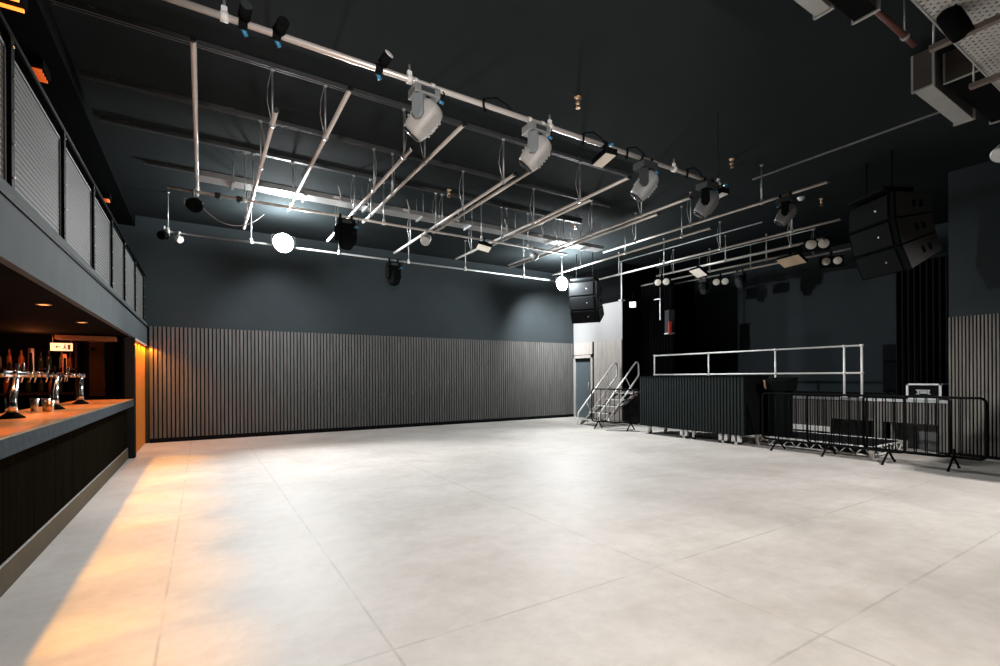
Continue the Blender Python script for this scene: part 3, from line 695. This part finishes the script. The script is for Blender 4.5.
# sprinklers, smoke detector
for i, (x, y, lb) in enumerate(((4.19, 4.79, 'copper sprinkler head on bare ceiling beyond the second moving head'), (4.10, 8.47, 'copper sprinkler head between the ceiling channels at centre'), (7.60, 4.81, 'copper sprinkler head on ceiling past the thick pipe end'), (10.9, 4.93, 'copper sprinkler head on ceiling left of the right speaker array'), (7.54, 8.74, 'copper sprinkler head above the right floodlight'))):
    t = thing('sprinkler_head', lb, 'sprinkler', (x, y, ZC), 0, 'ceiling sprinkler heads')
    MB().lathe([(0.05, 0), (0.045, -0.01), (0.022, -0.014), (0.022, -0.06), (0.028, -0.065), (0.028, -0.085), (0.012, -0.09)], n=16).build('body', BRASS, t)
    MB().path([(-0.02, 0, -0.085), (-0.03, 0, -0.115), (0, 0, -0.14), (0.03, 0, -0.115), (0.02, 0, -0.085)], 0.006, 6).lathe([(0.032, -0.14), (0.032, -0.146)], n=14).build('deflector', BRASS, t)
sd = thing('smoke_detector', 'white smoke detector dome on the ceiling above the stage lip', 'smoke detector', (10.45, 5.11, ZC))
MB().lathe([(0.07, 0), (0.07, -0.02), (0.055, -0.03)], n=22).build('base', WHT, sd)
MB().lathe([(0.055, -0.03), (0.05, -0.055), (0.02, -0.07), (0, -0.071)], n=22).build('dome', WHT, sd)

# ------------------------------------------------------------------ ducts and tray at top right
pt = thing('perforated_tray', 'wide perforated metal tray hanging at the top right corner', 'cable tray', (5.0, 1.6, 4.62))
MB().box(-1.2, 3.3, -0.95, 0.0, 0.0, 0.006).build('perforated_sheet', PERF, pt)
MB().box(-1.2, 3.3, -0.004, 0.012, -0.01, 0.09).box(-1.2, 3.3, -0.96, -0.945, -0.01, 0.09).build('side_flange', DUCTL, pt)
for xx in (0.68, 1.78, 2.9): MB().box(xx-0.03, xx+0.03, -1.05, 0.06, -0.215, -0.165, 0.004).build('support_bar', mat('rusty support bar', (0.22, 0.19, 0.165), 0.5, 0.4, var=0.2), pt)
for xx in (0.68, 1.78, 2.9): MB().rod((xx, 0.03, -0.17), (xx, 0.03, 0.475), 0.008, 6).rod((xx, -1.0, -0.17), (xx, -1.0, 0.475), 0.008, 6).build('drop_rod', STEEL, pt)
def duct(lb, x0, x1, y0, y1, z0, z1, m, mb_, group='rectangular ventilation ducts'):
    t = thing('ventilation_duct', lb, 'duct', (x0, (y0+y1)/2, z0), 0, group)
    h = (y1-y0)/2
    MB().box(0, x1-x0, -h, h, 0.006, z1-z0).build('duct_body', m, t)
    MB().box(0.0, x1-x0, -h, h, 0, 0.006).build('bottom_sheet', mb_, t)
    for xx in (0.0, x1-x0-0.03):
        f = MB()
        f.box(xx, xx+0.03, -h-0.02, -h, -0.01, z1-z0); f.box(xx, xx+0.03, h, h+0.02, -0.01, z1-z0); f.box(xx, xx+0.03, -h, h, -0.012, 0)
        f.build('flange', DUCTL, t)
    MB().rod(((x1-x0)*0.5, 0, z1-z0), ((x1-x0)*0.5, 0, ZC-z0), 0.01).build('hanger_rod', STEEL, t)
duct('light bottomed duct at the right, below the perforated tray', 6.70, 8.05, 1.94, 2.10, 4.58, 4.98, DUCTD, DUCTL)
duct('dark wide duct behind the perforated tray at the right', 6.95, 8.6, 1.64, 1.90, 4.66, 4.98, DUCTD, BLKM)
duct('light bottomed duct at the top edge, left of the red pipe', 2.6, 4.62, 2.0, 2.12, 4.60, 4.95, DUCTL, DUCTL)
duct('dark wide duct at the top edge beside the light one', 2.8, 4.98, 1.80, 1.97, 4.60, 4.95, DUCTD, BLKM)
rp = thing('water_pipe', 'red oxide pipe between the ducts at top right', 'pipe', (4.9, 1.84, 4.66))
MB().rod((0, 0, 0), (1.0, 0, 0), 0.026, 14).build('tube', RUST, rp)
MB().rod((0.75, 0, 0), (0.8, 0, 0), 0.036, 14).rod((0.775, 0, 0), (0.775, 0, 0.44), 0.007, 6).build('pipe_ring', STEEL, rp)
sl = thing('track_spotlight', 'black spotlight clipped to the perforated tray bar at top right', 'spotlight', (5.6, 1.45, 4.64))
MB().lathe([(0.075, -0.1), (0.085, 0.0), (0.085, 0.14), (0.07, 0.17)], (0, 0, -0.16), (-0.25, 0.35, 0.9), 20).build('can', BLK, sl)
MB().path([(-0.09, 0, -0.14), (-0.095, 0, -0.03), (0, 0, 0.01), (0.095, 0, -0.03), (0.09, 0, -0.14)], 0.008, 6).build('yoke', BLKM, sl)
MB().box(-0.04, 0.04, -0.03, 0.03, -0.02, 0.03).build('clamp', STEEL, sl)
wl = thing('wall_spotlight', 'pale round spotlight at the right edge below the ducts', 'spotlight', (8.95, 1.86, 4.38))
MB().lathe([(0.06, -0.12), (0.1, -0.06), (0.11, 0.1), (0.09, 0.11)], (0, 0, 0), (-0.7, 0.2, -0.6), 20).build('can', DUCTL, wl)
MB().rod((0, 0, 0.05), (0, 0, 0.72), 0.014).build('stem', STEEL, wl)

ah = thing('shadow_blocker', 'wide dark box added out of view at right to cast the corner shadow', 'shadow blocker', (9.5, 0.1, 3.2))  # unseen box added to shade the floor and clad wall at the right
MB().box(-1.0, 1.2, -0.8, 0.83, 0.0, 0.2, 0.01).build('blocker_box', DUCTD, ah)
MB().box(-0.7, 0.9, -0.5, 0.5, -0.02, 0.0).build('blocker_plate', BLKM, ah)
for ax in (-0.8, 1.0):
    for ay in (-0.6, 0.6): MB().rod((ax, ay, 0.2), (ax, ay, ZC-3.2), 0.01, 8).build('hanger_rod', STEEL, ah)

# ------------------------------------------------------------------ speaker arrays
def array(lb, x, y, ztop, ang, n=3, W=0.9, D=0.6, Hh=0.40):
    t = thing('speaker_array', lb, 'loudspeaker', (x, y, ztop), ang, 'flown speaker arrays')
    # local: front faces -x, width along y
    MB().box(-0.10, 0.42, -0.36, 0.36, 0.05, 0.11, 0.01).build('flying_frame', BLKM, t)
    for sy in (-0.25, 0.25): MB().rod((0.15, sy, 0.11), (0.15, sy, ZC-ztop), 0.012, 8).build('hanging_chain', BLKM, t)
    pos = Vector((0, 0, 0)); th = 0.03
    for k in range(n):
        M = Matrix.Translation(pos) @ Matrix.Rotation(-th, 4, 'Y')
        b = MB(); b.prism([(0, 0), (D, -0.035), (D, -Hh+0.075), (0, -Hh)], 1, -W/2, W/2, 0.012)
        bo = b.build('cabinet', BLK, t, M)
        g = MB(); g.box(-0.02, -0.001, -W/2+0.12, W/2-0.02, -Hh+0.02, -0.02, 0.008)
        g.build('grille', BLKM, bo, M)
        for e0, e1 in ((-W/2, -W/2+0.04), (W/2-0.02, W/2)): MB().box(-0.025, -0.001, e0, e1, -Hh+0.005, -0.005, 0.004).build('front_edge', BLK, bo, M)
        s2 = MB(); s2.prism([(0.012, -0.012), (D-0.012, -0.045), (D-0.012, -Hh+0.085), (0.012, -Hh+0.012)], 1, -W/2-0.006, -W/2)
        s2.build('side_plate', mat('worn grey side plate', (0.022, 0.0215, 0.021), 0.55, var=0.2, scale=10), bo, M)
        for e0, e1 in ((0.45, 0.54), (0.64, 0.73)): MB().box(D*e0, D*e1, -W/2-0.012, -W/2-0.004, -Hh*0.62, -Hh*0.36).build('handle_slot', BLACKP, bo, M)
        MB().lathe([(0.015, 0), (0.015, 0.006)], (-0.026, -W*0.12, -Hh*0.5), (1, 0, 0), 12).build('badge', STEEL, bo, M)
        R3 = Matrix.Rotation(-th, 4, 'Y').to_3x3()
        pos = pos + R3 @ Vector((0.0, 0, -Hh-0.012)); th += math.radians(11)
array('right black speaker array of three boxes with worn grey side', 9.52, 3.56, 4.36, -math.radians(28), 3, 0.92, 0.62, 0.42)
array('left black speaker array hanging beside the right floodlight', 9.5, 10.68, 4.22, math.radians(30), 3, 0.86, 0.5, 0.40)

# ------------------------------------------------------------------ stage furniture
hr = thing('stage_handrail', 'white tube safety rail along the stage edge', 'handrail', (XR+0.13, 0, 0.985))
MB().rod((0, 4.5, 1.08), (0, 9.87, 1.08), 0.021, 12).build('top_rail', WTUBE, hr)
MB().rod((0, 4.5, 0.51), (0, 9.87, 0.51), 0.021, 12).build('middle_rail', WTUBE, hr)
for py in (4.5, 4.82, 6.26, 8.03, 9.85):
    p = MB(); p.rod((0, py, 0), (0, py, 1.08), 0.021, 12); p.lathe([(0.07, 0), (0.07, 0.01), (0.032, 0.015), (0.032, 0.06)], (0, py, 0), n=16)
    po = p.build('post', WTUBE, hr)
    MB().rod((0, py-0.03, 0.51), (0, py+0.03, 0.51), 0.03, 12).rod((0, py-0.03, 1.08), (0, py+0.03, 1.08), 0.03, 12).build('tee_fitting', ALU, po)
fc = thing('flight_case', 'black flight case with silver edges on the stage lip', 'flight case', (XR+0.04, 3.48, 0.985))
MB().box(0.012, 0.42, -0.25, 0.25, 0.012, 0.29, 0.004).build('case_body', BLK, fc)
e = MB()
for yy in (-0.26, 0.225): e.box(0.0, 0.02, yy, yy+0.035, 0.0, 0.30)
e.box(0.0, 0.02, -0.26, 0.26, 0.27, 0.30).box(0.0, 0.02, -0.26, 0.26, 0.0, 0.03).box(0.02, 0.43, -0.262, -0.245, 0.275, 0.302).box(0.02, 0.43, -0.262, -0.245, 0.0, 0.025).box(0.41, 0.43, -0.262, -0.24, 0.0, 0.30)
e.build('metal_edge', STEEL if False else mat('bright aluminium edge', (0.75, 0.75, 0.75), 0.35, 0.5), fc)
l = MB(); l.box(0.004, 0.012, -0.10, 0.11, 0.165, 0.185).box(0.004, 0.012, -0.09, -0.06, 0.10, 0.165).box(0.004, 0.012, 0.06, 0.09, 0.10, 0.165).box(0.004, 0.012, -0.11, -0.06, 0.095, 0.108).box(0.004, 0.012, 0.06, 0.11, 0.095, 0.108).box(0.006, 0.012, -0.05, 0.05, 0.11, 0.16)
l.build('latch_plate', STEEL, fc)
cu = MB(); prof = []
n = 60
for i in range(n+1):
    yy = 3.12+0.98*i/n; prof.append((12.1+0.05*math.sin(i*1.05), yy))
for i in range(n, -1, -1): prof.append((prof[i][0]+0.02, prof[i][1]))
tag(cu.prism(prof, 2, 0.99, 3.72).build('stage_curtain', FABR), 'tall black curtain at the right side of the stage', 'curtain')
cu = MB(); prof = []
for i in range(80):
    yy = 9.75+1.3*i/79; prof.append((12.35+0.05*math.sin(i*0.9), yy))
for i in range(79, -1, -1): prof.append((prof[i][0]+0.02, prof[i][1]))
tag(cu.prism(prof, 2, 0.99, 4.4).build('stage_curtain', FABR), 'tall black curtain at the left side of the stage behind the steps', 'curtain')
rk = thing('equipment_rack', 'upright black equipment rack beside the right stage curtain', 'rack', (13.3, 4.46, 0.985))
MB().box(-0.3, 0.3, -0.19, 0.19, 0.08, 1.15, 0.01).build('rack_body', BLKM, rk)
MB().box(-0.31, -0.3, -0.16, 0.16, 0.12, 0.6).box(-0.31, -0.3, -0.16, 0.16, 0.63, 1.1).build('front_panel', BLK, rk)
for sx in (-0.22, 0.22):
    for sy in (-0.13, 0.13): MB().rod((sx-0.015, sy, 0.04), (sx+0.015, sy, 0.04), 0.04, 14).rod((sx, sy, 0.04), (sx, sy, 0.09), 0.012).build('castor', BLKM, rk)
hs = thing('hanging_stage_speaker', 'black hanging box with red side strip and white bottom edge on stage', 'loudspeaker', (12.0, 9.62, 2.72), -0.4)
MB().box(-0.1, 0.1, -0.12, 0.12, 0.03, 0.72, 0.01).build('cabinet', DGREY, hs)
MB().box(-0.11, -0.02, -0.16, -0.12, 0.0, 0.36, 0.006).build('red_strip', REDM, hs)
MB().box(-0.11, 0.1, -0.12, 0.13, 0.0, 0.03, 0.004).build('white_base', WHT, hs)
MB().rod((0, 0, 0.72), (0, 0, ZC-2.72), 0.014, 8).build('hanger', BLKM, hs)
bk = tag(MB().box(-0.012, 0.012, -0.012, 0.012, -0.5, 0.15, 0.003).box(-0.02, 0.02, -0.02, 0.22, 0.14, 0.17, 0.004).rod((0, 0, 0.17), (0, 0, 1.4), 0.01, 8).build('stage_bracket', STEEL), 'thin grey drop bracket left of the hanging box on stage', 'bracket'); bk.location = (11.85, 9.85, 3.65)
wp = tag(MB().box(-0.02, 0.02, -0.02, 0.02, 0, ZC-3.88, 0.003).box(-0.1, 0.1, -0.05, 0.05, -0.0, 0.03).build('edge_post', WHT), 'thin white post rising from the pale wall end', 'post'); wp.location = (XR+0.02, 11.06, 3.88)

# slatted bar unit on castors
un = thing('mobile_bar_unit', 'dark ribbed mobile counter on castors in front of stage', 'counter', (9.50, 5.80, 0))
L_ = 2.75
MB().box(0.035, 0.95, 0.0, L_, 0.2, 1.42).build('carcass', BLKM, un)
r = MB(); yy = 0.0
while yy < L_-0.02: r.box(0.0, 0.035, yy, yy+0.046, 0.2, 1.42); yy += 0.075
r.build('ribbed_front', CARB, un)
MB().box(-0.01, 0.97, -0.01, L_+0.01, 1.42, 1.455, 0.004).build('top_board', BLK, un)
for (cx, cy) in ((0.12, L_-0.22), (0.85, L_-0.1), (0.12, 1.25), (0.85, 0.2)):
    c = MB(); c.rod((cx-0.02, cy, 0.05), (cx+0.02, cy, 0.05), 0.05, 16); co = c.build('castor_wheel', BLK, un)
    MB().box(cx-0.03, cx-0.022, cy-0.03, cy+0.03, 0.04, 0.19).box(cx+0.022, cx+0.03, cy-0.03, cy+0.03, 0.04, 0.19).box(cx-0.05, cx+0.05, cy-0.05, cy+0.05, 0.185, 0.2).build('castor_fork', STEEL, co)
for cy in (1.42, 0.42, 0.12):
    f = MB(); f.box(0.1, 0.16, cy, cy+0.07, 0.0, 0.2).box(0.1, 0.16, cy+0.13, cy+0.2, 0.0, 0.2).box(0.1, 0.16, cy, cy+0.2, 0.0, 0.05)
    f.build('foot_bracket', WHT, un)
lt = thing('lectern', 'black lectern with flared top standing at the counter end', 'lectern', (10.2, 5.4, 0.195))
MB().box(-0.16, 0.2, -0.14, 0.18, 0.0, 0.94, 0.01).build('column', BLK, lt)
MB().prism([(-0.2, 0.94), (0.22, 0.94), (0.30, 1.22), (-0.26, 1.15)], 1, -0.2, 0.26, 0.008).build('reading_top', BLK, lt)
MB().box(-0.22, 0.26, -0.2, 0.24, 0.0, 0.05, 0.006).build('foot_plate', BLKM, lt)
MB().path([(-0.2, 0.2, 0.98), (-0.25, 0.2, 1.05), (-0.27, 0.2, 1.16)], 0.02, 8).build('handle', mat('tan grip', (0.4, 0.28, 0.18), 0.4), lt)

# low stage deck with trussed edges lying on the floor
dk = thing('stage_deck', 'low black topped stage deck with white lattice edges on the floor', 'stage deck', (9.95, 3.72, 0))
DW, DL, DH = 1.42, 2.02, 0.20
MB().box(0.03, DW-0.03, 0.03, DL-0.03, DH-0.03, DH-0.006).build('deck_board', STAGEF, dk)
def lattice(p, q, name='lattice_edge'):
    p, q = Vector(p), Vector(q); mb = MB(); up = Vector((0, 0, 1))
    mb.rod(p+up*0.035, q+up*0.035, 0.017, 8); mb.rod(p+up*(DH-0.018), q+up*(DH-0.018), 0.02, 8)
    L = (q-p).length; n = max(2, int(L/0.24)); d = (q-p)/n
    for i in range(n):
        a = p+d*i; b = p+d*(i+0.5); c = p+d*(i+1)
        mb.rod(a+up*0.035, b+up*(DH-0.03), 0.01, 6); mb.rod(b+up*(DH-0.03), c+up*0.035, 0.01, 6)
    mb.build(name, WHT, dk)
lattice((0, 0, 0), (0, DL, 0)); lattice((0, 0, 0), (DW, 0, 0)); lattice((DW, 0, 0), (DW, DL, 0)); lattice((0, DL, 0), (DW, DL, 0))
for cx in (0, DW):
    for cy in (0, DL): MB().box(cx-0.035, cx+0.035, cy-0.035, cy+0.035, 0.0, DH, 0.004).build('corner_foot', ALU, dk)

pl = tag(MB().box(0, 0.03, 0, 1.15, 0, 0.11, 0.004).build('light_strip', WHT), 'white strip standing in for a band of light on the stage front', 'light strip'); pl.location = (XR-0.07, 5.02, 0.24)  # white board stands in for a band of light on the stage front
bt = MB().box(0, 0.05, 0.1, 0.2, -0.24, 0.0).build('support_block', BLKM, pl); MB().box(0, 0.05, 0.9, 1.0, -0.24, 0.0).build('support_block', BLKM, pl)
# crowd barriers
def barrier(lb, p, q, feet, n=14):
    p, q = Vector((*p, 0)), Vector((*q, 0)); d = q-p; L = d.length; ang = math.atan2(d.y, d.x)
    t = thing('crowd_barrier', lb, 'barrier', p, ang, 'black crowd barriers')
    rc = 0.07; z0, z1 = 0.2, 1.1
    pts = []
    for cx, cz, a0 in ((L-rc, z1-rc, 0), (rc, z1-rc, 1), (rc, z0+rc, 2), (L-rc, z0+rc, 3)):
        for k in range(5):
            a = (a0+k/4)*PI/2; pts.append((cx+rc*math.cos(a), 0, cz+rc*math.sin(a)))
    MB().path(pts, 0.019, 10, True).build('frame', BLKM, t)
    for i in range(1, n+1):
        x = L*i/(n+1); MB().rod((x, 0, z0), (x, 0, z1), 0.0085, 6).build('bar', BLKM, t)
    for fx in feet:
        f = MB(); f.path([(fx, -0.24, 0.012), (fx, -0.06, 0.16), (fx, 0.0, 0.2), (fx, 0.06, 0.16), (fx, 0.24, 0.012)], 0.016, 8)
        f.rod((fx, 0.02, 0.20), (fx, 0.02, 0.32), 0.014)
        fo = f.build('foot', BLKM, t)
        for e0, e1 in ((-0.24, -0.23), (0.24, 0.23)): MB().rod((fx, e0, 0.0), (fx, e1, 0.03), 0.02, 8).build('foot_cap', BLK, fo)
barrier('crowd barrier in front of the lattice edged deck', (9.55, 5.42), (9.55, 3.12), (0.3, 2.08), 17)
barrier('crowd barrier overlapping the right half of the one before the deck', (9.63, 4.62), (9.63, 2.6), (0.36,), 14)
barrier('crowd barrier reaching farthest right, before the clad wall', (9.71, 3.75), (9.71, 2.22), (1.17,), 10)
barrier('crowd barrier standing before the stage steps', (9.33, 10.15), (9.8, 8.85), (0.2, 1.15), 9)

# stage steps with two handrail loops, rising towards the stage (+x)
st = thing('stage_steps', 'aluminium steps with two slanting handrail loops up to the stage', 'steps', (9.62, 10.65, 0))
HW = 0.45; N_ = 5
def sx(z): return 0.15 + z*1.55
for sy in (-HW+0.06, HW-0.06):
    MB().box(-0.02, 0.02, -0.012, 0.012, 0, 1, 0.0).build('stringer', ALU, st, Matrix(((1.85-0.1, 0, 1.5, 0.12), (0, 1, 0, sy), (0, 0, 0.96, 0.02), (0, 0, 0, 1))) @ Matrix.Scale(1, 4)) if False else None
    m = MB(); m.prism([(0.05, 0.0), (0.12, 0.0), (1.72, 0.93), (1.72, 0.985), (1.65, 0.985), (0.05, 0.06)], 1, sy-0.015, sy+0.015)
    m.build('stringer', ALU, st)
for k in range(N_):
    z = 0.19*(k+1); x = 0.10+k*0.335
    m = MB(); m.box(x, x+0.30, -HW+0.03, HW-0.03, z-0.03, z-0.004)
    tr = m.build('tread', DGREY, st)
    MB().box(x-0.012, x+0.012, -HW+0.03, HW-0.03, z-0.035, z, 0.003).build('nosing', WHT, tr)
for sy in (-HW, HW):
    m = MB()
    pts = [(0.02, sy, 0.20), (0.03, sy, 0.30), (0.06, sy, 0.38), (1.50, sy, 1.83), (1.56, sy, 1.875), (1.63, sy, 1.87), (1.67, sy, 1.80), (1.67, sy, 1.50), (1.62, sy, 1.42), (0.42, sy, 0.22)]
    m.path(pts, 0.026, 10)
    m.rod((0.42, sy, 0.22), (0.40, sy, 0.05), 0.026, 10); m.rod((0.02, sy, 0.21), (0.02, sy, 0.0), 0.026, 10)
    ho = m.build('handrail_loop', WTUBE, st)
    MB().rod((0.36, sy, 0.68), (0.56, sy, 0.36), 0.015, 8).rod((1.1, sy, 1.43), (1.32, sy, 1.12), 0.015, 8).build('brace', WTUBE, ho)
    MB().rod((1.3, sy, 1.10), (1.6, sy, 0.86), 0.015, 8).build('rear_brace', ALU, ho)
pts = []
for k in range(40):
    a = k/39*2*PI; pts.append((9.35+0.45*math.sin(a*1.0)+0.35*k/39, 9.75+0.35*math.cos(a*1.3)-0.9*k/39, 0.008))
tag(MB().path(pts, 0.007, 6).build('floor_cable', BLK), 'thin black cable curling on the floor by the barrier before the steps', 'cable')

# ------------------------------------------------------------------ lights
def point(name, loc, power, col, soft=0.1):
    l = bpy.data.lights.new(name, 'POINT'); l.energy = power; l.color = col; l.shadow_soft_size = soft
    o = bpy.data.objects.new(name, l); COL.objects.link(o); o.location = loc; return o
WARM = (1.0, 0.93, 0.86)
# house lights in the ceiling above and behind the photographer, shining down
for hx, hy, pw in ((1.5, 0.9, 600), (3.6, 0.4, 470), (2.4, -1.8, 300)):
    spot('house_lamp', (hx, hy, 4.85), (hx+0.2, hy+0.9, 0.0), pw, WARM, 86, 0.9, 0.2)
spot('front_fill', (-0.3, -1.6, 2.2), (2.5, 4.3, 4.35), 1300, (1.0, 0.945, 0.905), 54, 0.7, 0.12)  # added fill aimed up at the thick pipe and moving heads
spot('wall_fill', (9.3, 11.7, 4.1), (10.0, 13.4, 2.8), 850, (0.97, 0.985, 1.0), 96, 0.95, 0.1)  # fill spot added near the right floodlight to brighten the back wall
spot('wall_fill', (9.25, 11.85, 4.1), (11.46, 11.9, 2.6), 420, (0.97, 0.985, 1.0), 118, 0.7, 0.1)  # added fill for the pale door return
spot('wall_fill', (1.5, 11.7, 4.1), (1.6, 13.4, 2.7), 200, (0.95, 0.98, 1.0), 96, 0.9, 0.1)  # added fill for the back wall below the left floodlight
spot('stage_fill', (1.5, 10.95, 4.34), (15.0, 5.6, 2.3), 2200, (0.93, 0.98, 1.0), 44, 0.8, 0.1)  # extra spot added at the left floodlight to brighten the stage
spot('side_flood', (8.3, 0.3, 4.4), (8.6, 2.2, 0.0), 1100, (1.0, 0.965, 0.93), 108, 0.8, 0.04)
# amber lamps along the ceiling edge above the balcony
for k in range(10):
    spot('amber_lamp', (-1.143, -0.6+k*1.2, 4.84), (-0.6, -0.6+k*1.2, 0.0), 1050, (1.0, 0.43, 0.025), 24, 0.95, 0.008)
for yy in (2.4, 4.5, 6.62, 8.45, 10.2):
    spot('bar_downlight', (-1.42, yy, 2.16), (-1.48, yy, 1.0), 58, (1.0, 0.36, 0.11), 85, 0.7, 0.04)
point('back_bar_glow', (-2.35, 10.7, 2.05), 9, (1.0, 0.25, 0.08), 0.1)
for yy in (11.6, 12.2, 12.8, 13.25):
    spot('recess_lamp', (-1.0, yy, 2.17), (-1.09, yy, 1.0), 34, (1.0, 0.30, 0.01), 165, 0.5, 0.02)

W = bpy.data.worlds.new('room air'); S.world = W; W.use_nodes = True
W.node_tree.nodes['Background'].inputs[0].default_value = (0.5, 0.55, 0.6, 1)
W.node_tree.nodes['Background'].inputs[1].default_value = 0.0

# ------------------------------------------------------------------ camera
F, YAW, ROLL = 480.6, math.atan(298/480.6), math.radians(0.3)
fw = Vector((math.sin(YAW), math.cos(YAW), 0)); rt = Vector((math.cos(YAW), -math.sin(YAW), 0)); up = Vector((0, 0, 1))
r2 = rt*math.cos(ROLL) - up*math.sin(ROLL); u2 = up*math.cos(ROLL) + rt*math.sin(ROLL)
cam = bpy.data.cameras.new('camera'); cam.sensor_width = 36; cam.lens = F*36/1000; cam.shift_y = 44/1000
cam.clip_start = 0.05; cam.clip_end = 100
co = bpy.data.objects.new('camera', cam); COL.objects.link(co)
co.matrix_world = Matrix(((r2.x, u2.x, -fw.x, 0), (r2.y, u2.y, -fw.y, 0), (r2.z, u2.z, -fw.z, 1.45), (0, 0, 0, 1)))
S.camera = co
S.view_settings.view_transform = 'Standard'; S.view_settings.look = 'None'
S.view_settings.gamma = 1.0; S.view_settings.use_curve_mapping = False
S.view_settings.exposure = 0.0
